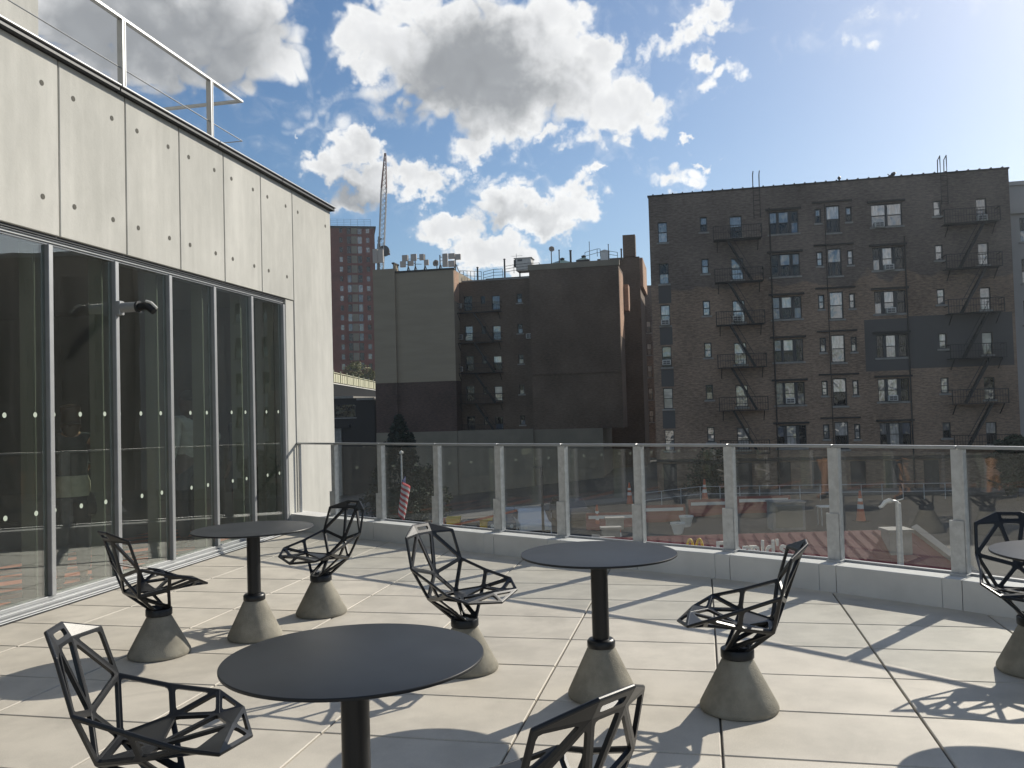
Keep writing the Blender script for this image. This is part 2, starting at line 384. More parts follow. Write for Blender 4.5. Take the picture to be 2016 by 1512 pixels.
MT['yellow'] = mat('yellow_sign', (.75, .48, .05), .5)
MT['orange'] = mat('orange_plastic', (.50, .10, .035), .5)
MT['redplastic'] = mat('red_plastic', (.20, .03, .028), .6)
MT['bark'] = mat('bark', (.05, .035, .025), .95, var=.3, vscale=8)
MT['needle'] = mat('conifer_needles', (.012, .024, .016), .8, island=.45)
MT['leafy'] = mat('yellow_green_leaves', (.16, .15, .035), .7, island=.4)
MT['bush'] = mat('dark_leaves', (.018, .032, .014), .8, island=.45)
MT['rubber'] = mat('tyre_rubber', (.015, .015, .015), .85)
MT['carglass'] = mat('car_glass', (.015, .018, .02), .08, spec=.8)
MT['viaduct_panel'] = mat('cream_panel', (.48, .46, .31), .6)
MT['viaduct_dark'] = mat('viaduct_steel', (.006, .006, .007), .9, spec=.1)
MT['crane'] = mat('crane_white', (.45, .43, .41), .5)
MT['crane_red'] = mat('crane_red_tip', (.20, .11, .09), .6)
MT['antenna'] = mat('antenna_plastic', (.45, .40, .36), .6)
MT['copper'] = mat('green_skylight_glass', (.20, .30, .26), .3)

# ------------------------------------------------------------------ ground
def ground_z(x, y):
    return -6.1 + .11 * max(-12., min(12., x))
def ground_sheet(name, x0, x1, y0, y1, dz, m, nx=24, ny=10):
    b = MB(); pts = []; fs = []
    for j in range(ny + 1):
        for i in range(nx + 1):
            x = x0 + (x1 - x0) * i / nx; y = y0 + (y1 - y0) * j / ny
            pts.append((x, y, ground_z(x, y) + dz))
    for j in range(ny):
        for i in range(nx):
            a = j * (nx + 1) + i; fs.append((a, a + 1, a + nx + 2, a + nx + 1))
    b.faces(pts, fs); return struct(b.build(name, m))
b = MB(); xs = [-2500, -60, -12, -6, 0, 6, 12, 60, 2500]; ys = [-600, -40, 0, 40, 80, 160, 3500]
pts = [(x, y, ground_z(x, y)) for y in ys for x in xs]; n = len(xs)
b.faces(pts, [(j*n+i, j*n+i+1, (j+1)*n+i+1, (j+1)*n+i) for j in range(len(ys)-1) for i in range(n-1)])
struct(b.build('ground', MT['asphalt']))
ground_sheet('parking_lot', -30, 40, 24, 52, .006, MT['lot'])

# ------------------------------------------------------------------ terrace floor, parapet, railing
UD = V((.2145, .9767, 0)); VD = V((.9767, -.2145, 0)); ZU = V((0, 0, 1))
Q = [V((x, y, 0)) for x, y in ((-2.93,11.53),(-2.293,10.953),(-1.606,10.342),(-.873,9.70),(-.165,9.09),(.478,8.56),(1.155,8.03),(1.863,7.47),(2.545,6.86),(3.186,6.186),(3.765,5.47),(4.275,4.70),(4.71,3.88),(5.06,3.02),(5.32,2.13),(5.48,1.2),(5.55,.2),(5.5,-.8))]
def q_normal(i):
    t = (Q[min(i+1, len(Q)-1)] - Q[max(i-1, 0)]).normalized(); return V((t.y, -t.x, 0)), t      # towards the viewer
IN = .19; OUT = .13
def inside(p):
    """on the terrace side of the parapet's outer face and right of the glazing"""
    best = None
    for i in range(len(Q) - 1):
        a, c = Q[i], Q[i+1]; t = (c - a); L = t.length; t.normalize(); k = (p - a).dot(t)
        d = (p - a - t * max(0, min(L, k))).length; sgn = (p - a).dot(V((t.y, -t.x, 0)))
        if best is None or d < best[0]: best = (d, sgn)
    return best[1] > -.02 or best[0] < .1
G0 = V((-2.945, 11.2, 0)); FD = V((.194, .981, 0)).normalized(); FN = V((FD.y, -FD.x, 0))
b = MB(); gap = .005
for iu in range(-14, 17):
    for iv in range(-9, 9):
        u0 = 3.75 + .58 * iu; v0 = .037 + .906 * iv
        c = UD * (u0 + .29) + VD * (v0 + .453)
        if not inside(c + FN * -.3) and not inside(c + FN * .5): continue
        fd = (c - G0).dot(FN)
        if fd < -.50 or c.y < -4: continue
        a = UD * (.29 - gap); e = VD * (.453 - gap); ch = .004
        dz = [random.uniform(-.0009, .0009) for _ in range(4)]
        sg = ((-1,-1),(1,-1),(1,1),(-1,1))
        def ring(z, k, t=0): return [c + sx * (a - UD * k) + sy * (e - VD * k) + ZU * (z + (dz[i] if t else 0)) for i, (sx, sy) in enumerate(sg)]
        p = ring(-.05, 0) + ring(-ch, 0, 1) + ring(0, ch, 1)
        b.faces(p, [(8,9,10,11)] + [(i, (i+1)%4, 4+(i+1)%4, 4+i) for i in range(4)] + [(4+i, 4+(i+1)%4, 8+(i+1)%4, 8+i) for i in range(4)], 0)
outline = [Q[i] - q_normal(i)[0] * .0 for i in range(len(Q))]
poly = [p + V((0, 0, -.012)) for p in outline] + [V((5.4, -4.5, -.012)), V((-6.4, -4.5, -.012)), G0 - FD * 14 - FN * .1 + V((0,0,-.012)), G0 + FD * .4 - FN * .1 + V((0,0,-.012))]
b.prism(poly, V((0, 0, -.3)), 1)
struct(b.build('terrace_floor', [MT['paver'], MT['joint']]))
b = MB(); b.prism([p + V((0, 0, -.33)) for p in [q + V((0,0,.012)) for q in poly]], V((0, 0, -7.5)), 0)
struct(b.build('terrace_base', MT['kerb']))

pw = thing('parapet_wall', 'low pale precast concrete kerb wall curving along the terrace edge under the railing', 'wall', Q[5])
HK = .21
for i in range(len(Q)):
    nrm, t = q_normal(i); hw = .065
    c = Q[i] + nrm * (IN - OUT) / 2
    if i > 0:
        MB().obox(c + ZU * (HK / 2 - .05), t * hw, nrm * ((IN + OUT) / 2), ZU * (HK / 2 + .05)).build('pier_block', MT['kerb'], pw)
    if i < len(Q) - 1:
        n2, t2 = q_normal(i + 1); g = .004
        k = (-hw - .1 if i == 0 else hw + g)
        p0 = Q[i] + t * k; p1 = Q[i+1] - t2 * (hw + g)
        a = [p0 + nrm * IN, p1 + n2 * IN, p1 - n2 * OUT, p0 - nrm * OUT]
        o = MB().prism([x - ZU * .1 for x in a], ZU * (HK + .1)).build('coping_panel', MT['kerb'], pw)
        bevel(o, .004)
rl = thing('guard_railing', 'galvanised steel and clear glass guard railing standing on the curved kerb wall', 'railing', Q[5] + ZU * HK)
ZR = 1.135
for i in range(len(Q) - 1):
    n1_, t1 = q_normal(i); n2_, t2 = q_normal(i + 1); seg = (Q[i+1] - Q[i]).normalized(); sn = V((seg.y, -seg.x, 0))
    p0 = Q[i] + seg * .004; p1 = Q[i+1] - seg * .004
    o = MB().obox((p0 + p1) / 2 + ZU * (ZR - .012), (p1 - p0) / 2, sn * .026, ZU * .012).build('top_rail', MT['alu'], rl); bevel(o, .003)
    if i > 0:
        MB().obox((Q[i] + Q[i+1]) / 2 - sn * .018 + ZU * ((HK + .02 + ZR - .032) / 2), (p1 - p0) / 2 - seg * .046, sn * .006, ZU * ((ZR - .032 - HK - .055) / 2)).build('glass_panel', MT['glass_rail'], rl)
        b = MB().obox((Q[i] + Q[i+1]) / 2 - sn * .018 + ZU * (HK + .009), (p1 - p0) / 2 - seg * .05, sn * .014, ZU * .008); b.build('bottom_channel', MT['alu'], rl)
for i in range(len(Q)):
    nrm, t = q_normal(i)
    if i == 0:
        q = Q[i] + t * .10
        MB().obox(q + ZU * ((ZR - .026 + HK) / 2), t * .014, nrm * .014, ZU * ((ZR - .026 - HK) / 2)).build('post', MT['alu'], rl); continue
    c = Q[i] + ZU * ((HK + ZR - .026) / 2); hz = (ZR - .026 - HK) / 2
    b = MB()
    b.obox(c + nrm * .012, t * .040, nrm * .006, ZU * hz)                       # face plate
    b.obox(c + nrm * -.016 + t * .0, t * .009, nrm * .0215, ZU * hz)              # web
    b.obox(c + nrm * .0 + t * .045, t * .0045, nrm * .03, ZU * hz)                # bright edge angle
    o = b.build('post', MT['steel'], rl)
    b = MB()
    zz = .52 + .010 * (i - 1)
    b.obox(Q[i] + nrm * .026 - t * .012 + ZU * ((HK + zz) / 2), t * .050, nrm * .0075, ZU * ((zz - HK) / 2))
    b.obox(Q[i] + nrm * .02 + ZU * (HK + .008), t * .06, nrm * .05, ZU * .0075)
    bb = b.build('shoe_plate', MT['steel'], rl)

# ------------------------------------------------------------------ concrete building with the glazed front
def fp(s, z, out=0.): return G0 + FD * s + FN * out + ZU * z
def fbox(b, s0, s1, z0, z1, o0, o1, m=0):
    return b.obox(fp((s0+s1)/2, (z0+z1)/2, (o0+o1)/2), FD * ((s1-s0)/2), FN * ((o1-o0)/2), ZU * ((z1-z0)/2), m)
cb = thing('concrete_building', 'pale precast concrete building on the left with a tall glazed front facing the terrace', 'building', G0)
MUL = [-.847 * k for k in range(0, 15)]
SEND = -11.9
for k in range(14):
    s1 = .27 - .882 * k - .007; s0 = s1 - .882 + .014
    b = MB()
    holes = [(s0 + .17, 4.27), (s0 + .68, 4.27), (s0 + .17, 3.33), (s0 + .68, 3.33)]
    fbox(b, s0, s1, 3.036, 4.534, -.16, 0)
    o = bevel(b.build('wall_panel', MT['conc'], cb), .006)
    for hs, hz in holes:
        p = fp(hs, hz); MB().tube([p - FN * .02, p + FN * .0025], .0235, 14).build('tie_hole', MT['hole'], o)
b = MB(); fbox(b, .277, 1.545, 0, 4.534, -.45, 0); fbox(b, .04, .277, 0, 3.03, -.45, -.012)
o = bevel(b.build('end_pier', MT['conc'], cb), .006)
for s in (1.36, .44):
    p = fp(s, 4.27); MB().tube([p - FN * .02, p + FN * .0025], .0235, 14).build('tie_hole', MT['hole'], o)
s = 1.60; b = MB(); c = MB()
for L in (1.72, 1.56, 1.72, 1.7, 1.72, 1.7, 1.7, 1.7):
    fbox(b, s - L + .006, s, 4.578, 4.60, -.40, .075); fbox(c, s - L + .006, s, 4.535, 4.577, -.38, .055); s -= L
cp = bevel(b.build('roof_coping', MT['alu'], cb), .006); bevel(c.build('coping_fascia', MT['darksteel'], cp), .006)
b = MB(); fbox(b, SEND, 1.545, 4.40, 4.5, -7.5, -.17); fbox(b, 1.20, 1.53, -7, 4.4, -7.5, -.46); b.build('roof_slab', MT['conc'], cb)
b = MB(); fbox(b, SEND, .04, 2.955, 3.012, -.14, -.045); fbox(b, SEND, .04, 2.972, 2.984, -.0449, -.032); fbox(b, SEND, .04, 2.998, 3.008, -.0449, -.03); bevel(b.build('window_head', MT['alu'], cb), .003)
b = MB(); fbox(b, SEND, .27, 3.013, 3.034, -.2, -.02); b.build('shadow_gap', MT['darksteel'], cb)
b = MB(); fbox(b, SEND, .04, .012, .045, -.16, .02); fbox(b, SEND, .04, .006, .020, .036, .066); fbox(b, SEND, .04, .045, .075, -.13, -.03); fbox(b, SEND, .04, .006, .012, .080, .10); tk = bevel(b.build('window_track', MT['alu'], cb), .003)
b = MB(); fbox(b, SEND, .04, .0015, .0055, -.16, .12); b.build('drain_slot', MT['darksteel'], tk)
for k, s in enumerate(MUL):
    b = MB(); w = .026
    fbox(b, s - w, s + w, .075, 2.955, -.15, -.012); fbox(b, s - w - .012, s + w + .012, .075, 2.955, -.09, -.075)
    bevel(b.build('mullion', MT['alu'], cb), .004)
    b = MB(); fbox(b, s - .02, s + .02, .05, 3.0, -.30, -.17); b.build('interior_fin', MT['fin'], cb)
for k in range(14):
    s1, s0 = MUL[k] - .027, MUL[k + 1] + .027
    b = MB(); fbox(b, s0, s1, .076, 2.954, -.062, -.05); o = b.build('glass_pane', MT['glass_front'], cb)
    for q in (.045, .365, .685):
        for z in (1.55, .76):
            p = fp(MUL[k + 1] + q + .01, z, -.0485); MB().tube([p, p + FN * .001], .021, 16).build('marker_dot', MT['dot'], o)
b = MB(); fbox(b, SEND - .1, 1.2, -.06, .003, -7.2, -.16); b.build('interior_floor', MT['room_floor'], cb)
b = MB(); fbox(b, SEND, .1, .004, .010, -1.9, -.45); b.build('striped_floor_strip', MT['orange_stripes'], cb)
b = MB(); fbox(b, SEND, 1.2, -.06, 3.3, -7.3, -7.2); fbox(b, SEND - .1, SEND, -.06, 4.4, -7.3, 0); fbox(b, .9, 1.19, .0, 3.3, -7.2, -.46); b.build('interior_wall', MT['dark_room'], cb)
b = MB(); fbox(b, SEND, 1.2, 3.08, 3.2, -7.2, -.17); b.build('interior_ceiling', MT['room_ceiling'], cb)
for s in (-8.0, -5.4, -2.8):
    b = MB(); fbox(b, s - .2, s + .2, .011, 3.08, -4.2, -3.8); b.build('interior_column', MT['fin'], cb)
b = MB(); fbox(b, SEND, -2.99, 4.50, 8.5, -5.5, -1.15); b.build('stair_tower', MT['conc'], cb)
# roof railing
rr = thing('roof_railing', 'thin white metal railing on the roof edge of the concrete building', 'railing', fp(-3.15, 4.6))
o_ = -.1
b = MB()
def fbeam(b, s0, z0, o0, s1, z1, o1, w, h): b.beam(fp(s0, z0, o0), fp(s1, z1, o1), w, h)
fbeam(b, SEND, 5.345, o_, -.86, 5.345, o_, .05, .03); fbeam(b, -.885, 5.345, o_ - .027, -.885, 5.345, -3.6, .05, .03); bevel(b.build('top_rail', MT['alu'], rr), .003)
b = MB(); b.tube([fp(SEND, 4.86, o_), fp(-.86, 4.86, o_)], .006, 6); b.tube([fp(-.86, 4.86, o_), fp(-.86, 4.86, -3.6)], .006, 6); b.build('cable', MT['alu'], rr)
for s in (-1.58, -3.15, -4.72, -6.29, -7.86):
    b = MB(); fbox(b, s - .032, s - .006, 4.602, 5.33, o_ - .03, o_ + .03); fbox(b, s + .006, s + .018, 4.602, 5.33, o_ - .03, o_ + .03); b.build('post', MT['alu'], rr)
for o2 in (-1.6, -3.1):
    b = MB(); fbox(b, -.93, -.85, 4.5, 5.33, o2 - .02, o2 + .02); b.build('post', MT['alu'], rr)
# camera on the mullion
ca = thing('security_camera', 'white arm with black domed security camera fixed to a mullion of the glazing', 'camera', fp(-3.388, 2.52))
b = MB(); fbox(b, -3.425, -3.351, 2.455, 2.585, -.011, .035); o = bevel(b.build('wall_bracket', MT['alu'], ca), .006)
b = MB(); b.tube([fp(-3.388, 2.525, .036), fp(-3.388, 2.525, .19)], .046, 20); b.build('arm', MT['alu'], ca, smooth=40)
b = MB(); b.tube([fp(-3.388, 2.525, .191), fp(-3.388, 2.525, .212)], .054, 20); b.build('collar', MT['darksteel'], ca, smooth=40)
b = MB(); b.tube([fp(-3.388, 2.52, .216), fp(-3.388, 2.53, .27), fp(-3.388, 2.515, .31), fp(-3.388, 2.475, .36)], .040, 16, r2=.034); hd = b.build('camera_head', MT['black'], ca, smooth=40)
b = MB(); b.tube([fp(-3.388, 2.570, .28), fp(-3.388, 2.555, .33), fp(-3.388, 2.50, .39)], .015, 10, r2=.012); b.build('hood', MT['white_paint'], hd, smooth=40)

# ------------------------------------------------------------------ swivel chairs and tables
def mirror(p): return (-p[0], p[1], p[2])
CV = dict(T1=(.064,-.337,.806), T2=(.060,-.308,.759), O=(.199,-.259,.756), W=(.213,-.208,.585), R=(.118,-.172,.401),
          M=(.239,-.033,.527), F1=(.279,.123,.483), S=(.191,-.017,.431), P=(.171,.142,.433), F2=(.214,.217,.437),
          D1=(.045,.052,.290), D2=(.050,-.052,.290))
CC = dict(B=(0,-.230,.524), Q=(0,.219,.452), N=(0,.279,.411), C=(0,-.02,.400))
def cvert(k):
    if k in CC: return V(CC[k])
    return V(CV[k[:-1]]) if k[-1] == 'r' else V(mirror(CV[k[:-1]]))
def facet(b, keys, w, rnd=.35):
    """flat plate with a rounded hole leaving bars of width w; w=None leaves it solid"""
    p = [cvert(k) for k in keys]; n = len(p)
    cen = sum(p, V()) / n
    nr = V()
    for i in range(n): nr += (p[i] - cen).cross(p[(i+1) % n] - cen)
    nr.normalize()
    th = .0062
    for i in range(n): EDGES.add(tuple(sorted((keys[i], keys[(i+1) % n]))))
    if w is None:
        b.poly([x + nr * th for x in p]); b.poly([x - nr * th for x in p][::-1]); return
    ws = w if isinstance(w, (list, tuple)) else [w] * n
    dmin = min(((p[(i+1) % n] - p[i]).normalized().cross(nr)).dot(p[i] - cen) for i in range(n))
    dmin = abs(dmin); ws = [min(x, dmin * .62) for x in ws]
    inner = []
    for i in range(n):
        e0 = (p[i] - p[i-1]).normalized(); e1 = (p[(i+1) % n] - p[i]).normalized()
        m0 = nr.cross(e0); m1 = nr.cross(e1)
        # point offset ws[i-1] from edge i-1 and ws[i] from edge i
        cr = e0.cross(e1).dot(nr)
        if abs(cr) < .05: inner.append(p[i] + m1 * ws[i]); continue
        a = p[i] + m0 * ws[i-1]; c = p[i] + m1 * ws[i]
        t = (c - a).cross(e1).dot(nr) / cr
        inner.append(a + e0 * t)
    outs = []
    for i in range(n):
        a, c, d = inner[i-1], inner[i], inner[(i+1) % n]
        r = min(.014, (a - c).length * rnd, (d - c).length * rnd)
        q0 = c + (a - c).normalized() * r; q1 = c + (d - c).normalized() * r
        outs.append([q0, q0 * .25 + c * .5 + q1 * .25, q1])
    for sg in (1, -1):
        base = len(b.v); b.v += [x + nr * th * sg for x in p]; ix = []
        for tri in outs:
            ix.append([len(b.v), len(b.v) + 1, len(b.v) + 2]); b.v += [x + nr * th * sg for x in tri]
        for i in range(n):
            j = (i + 1) % n
            for f in ((base + i, base + j, ix[j][0], ix[i][2]), (base + i, ix[i][1], ix[i][0]), (base + i, ix[i][2], ix[i][1])):
                b.f.append(f if sg > 0 else f[::-1]); b.m.append(0)
    ring = [x for tri in outs for x in tri]; k = len(ring)
    for i in range(k):
        c, d = ring[i], ring[(i + 1) % k]; b.poly([c + nr * th, d + nr * th, d - nr * th, c - nr * th])
EDGES = set()
def chair_shell(parent):
    b = MB(); w = .0105
    facet(b, ['T1l','T1r','T2r','T2l'], [.016,.02,.016,.02])
    facet(b, ['T2l','T2r','B'], w); facet(b, ['Rl','B','Rr'], w)
    for s in 'rl':
        k = lambda *a: [x if x in CC else x + s for x in a]
        facet(b, k('T1','O','T2'), None)
        facet(b, k('T2','O','W'), w); facet(b, k('T2','W','B'), w); facet(b, k('B','W','R'), w)
        facet(b, k('W','M','S','R'), w); facet(b, k('M','F1','S'), w); facet(b, k('F1','P','S'), w)
        facet(b, k('F1','F2','P'), w); facet(b, k('P','F2','Q'), None); facet(b, k('F2','N','Q'), w)
        facet(b, k('S','P','C'), w); facet(b, k('P','Q','C'), w); facet(b, k('R','S','C'), None)
        facet(b, k('R','S','D1'), w * 1.2); facet(b, k('R','D1','D2'), w * 1.2)
    facet(b, ['Rl','Rr','C'], .022); facet(b, ['Rl','Rr','D2r','D2l'], w * 1.3)
    r = .0066
    for k0, k1 in EDGES: b.tube([cvert(k0), cvert(k1)], r, 10)
    for k in {x for ed in EDGES for x in ed}:
        c = cvert(k); b.lathe([(.0012, -r * .98), (r * .5, -r * .87), (r * .87, -r * .5), (r, 0), (r * .87, r * .5), (r * .5, r * .87), (.0012, r * .98)], 10, c)
    return b.build('seat_shell', MT['black'], parent, smooth=32, normals=False)
def cone_base(parent, r0, r1, h, name='concrete_base'):
    b = MB(); b.lathe([(r0 - .012, 0), (r0 - .003, .004), (r0, .014), (r0 - .002, .026), (r1 + .004, h - .006), (r1 - .002, h)], 48)
    return b.build(name, MT['cone'], parent, smooth=40)
def make_chair():
    t = thing('chair', '', 'chair', group='black lattice swivel chairs', wp=False)
    cone_base(t, .188, .070, .246)
    b = MB(); b.lathe([(.077, .2465), (.080, .250), (.080, .286), (.077, .290)], 40)
    b.build('swivel_disc', MT['black'], t, smooth=40)
    chair_shell(t); return t
chair0 = make_chair()
def make_table():
    t = thing('table', '', 'table', group='round dark terrace tables', wp=False)
    cone_base(t, .178, .068, .250)
    b = MB(); b.lathe([(.070, .2505), (.072, .254), (.072, .280), (.062, .292), (.050, .295)], 40); b.build('collar', MT['black'], t, smooth=40)
    b = MB(); b.lathe([(.044, .2955), (.044, .712)], 40); b.build('pole', MT['black'], t, smooth=40)
    b = MB(); b.lathe([(.12, .7125), (.12, .7175)], 40); b.build('mounting_plate', MT['black'], t, smooth=40)
    b = MB(); b.lathe([(.395, .718), (.400, .7195), (.401, .722), (.401, .7275), (.3995, .7295), (.397, .730)], 96); b.build('tabletop', MT['top'], t, smooth=30)
    return t
table0 = make_table()
def fwd(x, y): return math.atan2(-x, y)
CH = [((-1.181, 2.865), fwd(0.991, 0.136), 'black lattice chair left of the large front table, its base below the picture'),
      ((-0.011, 2.267), fwd(-0.693, 0.721), 'black lattice chair cut off by the bottom edge, its back towards the viewer'),
      ((-2.272, 5.467), fwd(0.697, 0.717), 'black lattice chair nearest the glazing, its pointed seat turned to the rear left table'),
      ((-1.470, 6.462), fwd(-0.626, -0.780), 'farthest black lattice chair, by the kerb wall beyond the rear left table'),
      ((-0.310, 4.975), fwd(0.785, -0.619), 'black lattice chair with a sunlit white headrest, half behind the front table'),
      ((1.058, 4.210), fwd(-0.963, 0.268), 'black lattice chair right of the middle table facing left, whole concrete cone in view'),
      ((2.764, 4.648), fwd(-0.239, -0.971), 'black lattice chair at the right edge behind the cut off table')]
for i, (p, rz, lab) in enumerate(CH):
    o = chair0 if i == 0 else copy_tree(chair0)
    o.location = (*p, 0); o.rotation_euler.z = rz; o['label'] = lab
TB = [((-.512, 2.679), 'largest round dark table in the front centre of the terrace'),
      ((.421, 4.45), 'round dark table right of the centre between two facing chairs'),
      ((-1.778, 5.83), 'round dark table at the rear left nearest the glazing, shining along one edge'),
      ((2.685, 4.08), 'pale shining table top cut off by the right edge of the picture')]
for i, (p, lab) in enumerate(TB):
    o = table0 if i == 0 else copy_tree(table0)
    o.location = (*p, 0); o.rotation_euler.z = .3 * i; o['label'] = lab

# ------------------------------------------------------------------ buildings across the street
class Fac:
    """a facade plane: s metres along it (towards the right), z up, out towards the viewer"""
    def __init__(s, o, d): s.o = V((o[0], o[1], 0)); s.d = V((d[0], d[1], 0)).normalized(); s.n = V((s.d.y, -s.d.x, 0))
    def pt(s, a, z, out=0.): return s.o + s.d * a + s.n * out + ZU * z
    def px(s, x, y, out=0.):
        v = ray(x, y); o = s.o + s.n * out; t = (o - EYE).dot(s.n) / v.dot(s.n); p = EYE + v * t
        return (p - s.o).dot(s.d), p.z
    def S(s, x, y, out=0.): return s.px(x, y, out)[0]
    def Z(s, x, y, out=0.): return s.px(x, y, out)[1]
    def box(s, b, s0, s1, z0, z1, o0, o1, m=0):
        return b.obox(s.pt((s0+s1)/2, (z0+z1)/2, (o0+o1)/2), s.d * ((s1-s0)/2), s.n * ((o1-o0)/2), ZU * ((z1-z0)/2), m)
def wall_holes(b, F, s0, s1, z0, z1, holes, depth=.22, m=0, out=0.):
    ss = sorted({s0, s1, *[h[0] for h in holes], *[h[1] for h in holes]}); zs = sorted({z0, z1, *[h[2] for h in holes], *[h[3] for h in holes]})
    ss = [x for x in ss if s0 <= x <= s1]; zs = [x for x in zs if z0 <= x <= z1]
    for i in range(len(ss) - 1):
        for j in range(len(zs) - 1):
            cs, cz = (ss[i] + ss[i+1]) / 2, (zs[j] + zs[j+1]) / 2
            if any(h[0] < cs < h[1] and h[2] < cz < h[3] for h in holes): continue
            b.poly([F.pt(ss[i], zs[j], out), F.pt(ss[i+1], zs[j], out), F.pt(ss[i+1], zs[j+1], out), F.pt(ss[i], zs[j+1], out)], m)
    for a, c, e, f in holes:
        q = [(a, e), (c, e), (c, f), (a, f)]
        for i in range(4):
            j = (i + 1) % 4
            b.poly([F.pt(*q[i], out), F.pt(*q[i], out - depth), F.pt(*q[j], out - depth), F.pt(*q[j], out)], m)
PANES = ['paneA', 'paneB', 'paneC', 'paneD', 'paneE']
def window(F, parent, s0, s1, z0, z1, upper='paneA', lower='paneB', mull=(), sill=True, lintel=False, out=0., fr=.055, sillw=.12):
    """sash window: dark frame, panes as a sub-part, pale sill"""
    b = MB(); o0, o1 = out - .20, out - .10
    zm = z0 + (z1 - z0) * .5
    xs = [s0] + [x for m in mull for x in m] + [s1]
    F.box(b, s0, s1, z0, z0 + fr, o0, o1); F.box(b, s0, s1, z1 - fr, z1, o0, o1)
    F.box(b, s0, s0 + fr, z0 + fr, z1 - fr, o0, o1); F.box(b, s1 - fr, s1, z0 + fr, z1 - fr, o0, o1)
    for a, c in mull: F.box(b, a, c, z0 + fr, z1 - fr, o0, o1 - .002)
    bays = [(xs[i], xs[i+1]) for i in range(0, len(xs), 2)]
    for a, c in bays: F.box(b, a + .001, c - .001, zm - .025, zm + .025, o0, o1 - .004)
    w = b.build('window', MT['frame'], parent)
    ups = upper if isinstance(upper, (list, tuple)) else [upper] * len(bays); lows = lower if isinstance(lower, (list, tuple)) else [lower] * len(bays)
    for i, (a, c) in enumerate(bays):
        p = MB(); F.box(p, a + .01, c - .01, zm, z1 - .02, out - .165, out - .15, 0); F.box(p, a + .01, c - .01, z0 + .02, zm - .001, out - .185, out - .17, 1)
        p.build('pane', [MT[ups[i]], MT[lows[i]]], w)
    if sill:
        p = MB(); F.box(p, s0 - sillw, s1 + sillw, z0 - .13, z0 - .002, out - .12, out + .07); p.build('sill', MT['stone'], w)
    if lintel:
        p = MB(); F.box(p, s0 - .22, s1 + .22, z1 + .10, z1 + .24, out - .1, out + .12); p.build('lintel', MT['lintel'], w)
    return w
def landing(F, parent, s0, s1, z, out=1.0, flip=False, zdown=None, sa=None, sb=None, h=.95):
    """one fire escape balcony with its stair down to the next"""
    b = MB()
    F.box(b, s0, s1, z - .045, z, .08, .12); F.box(b, s0, s1, z - .045, z, out - .04, out)
    n = max(4, int(out / .11))
    for i in range(n):
        o = .14 + (out - .2) * i / (n - 1); F.box(b, s0, s1, z - .03, z - .01, o - .025, o + .025)
    for s in (s0, s1): F.box(b, s - .03, s + .03, z - .061, z + h, out - .04, out + .002); F.box(b, s - .02, s + .02, z + h - .05, z + h - .002, .01, out - .04); F.box(b, s - .02, s + .02, z + h * .5, z + h * .5 + .03, .01, out - .04)
    F.box(b, s0, s1, z + h - .045, z + h, out - .035, out - .005); F.box(b, s0, s1, z + h * .5 - .015, z + h * .5 + .015, out - .03, out - .01)
    k = int((s1 - s0) / .17)
    for i in range(1, k):
        s = s0 + (s1 - s0) * i / k; F.box(b, s - .010, s + .010, z, z + h - .045, out - .028, out - .012)
    for s in (s0 + .25, s1 - .25): b.beam(F.pt(s, z - .06, out - .1), F.pt(s, z - .75, .02), .05, .05)
    o = b.build('fire_escape_landing', MT['iron'], parent)
    if zdown is not None:
        t = MB()
        for of in (out * .40, out * .78): t.beam(F.pt(sa, z - .03, of), F.pt(sb, zdown + .02, of), .05, .14)
        for of in (out * .84,): t.beam(F.pt(sa, z + .70, of), F.pt(sb, zdown + .80, of), .035, .035)
        m = 11
        for i in range(1, m):
            f = i / m; c = F.pt(sa + (sb - sa) * f, z + (zdown - z) * f, out * .59); t.obox(c, F.d * .09, F.n * out * .18, ZU * .012)
        t.build('fire_stair', MT['iron'], o)
    return o
def ac(F, s, z, label, w=.62, h=.40, out=0., group='air conditioners in the windows'):
    t = thing('air_conditioner', label, 'air conditioner', F.pt(s, z, out), group=group)
    b = MB(); F.box(b, s - w/2, s + w/2, z, z + h, out - .18, out + .26); o = bevel(b.build('housing', MT['acwhite'], t), .02)
    b = MB(); F.box(b, s - w/2 + .07, s + w/2 - .07, z + .06, z + h - .06, out + .262, out + .275)
    b.build('grille', MT['acgrille'], t)
    b = MB()
    F.box(b, s - w/2 + .07, s + w/2 - .07, z + h * .5 - .012, z + h * .5 + .012, out + .276, out + .284); F.box(b, s - .012, s + .012, z + .06, z + h - .06, out + .285, out + .290)
    b.build('louvre', MT['acwhite'], t)

# --- right apartment block
FR = Fac((10.1, 63.6), (23.7, -5.1))
def rx(u): return 1250 + .38034 * u
def ry(v): return 300 + .38034 * v
sR0, zRT = FR.px(1276, 388); sR1 = FR.S(1985, 333)
rb = thing('apartment_block', 'wide brown brick apartment block with rows of windows and two black fire escapes', 'building', FR.pt(sR0, -5))
z3 = FR.Z(rx(788), ry(740)); z1t = FR.Z(rx(777), ry(300)); z5t = FR.Z(rx(800), ry(1185)); HST = (z1t - z5t) / 4
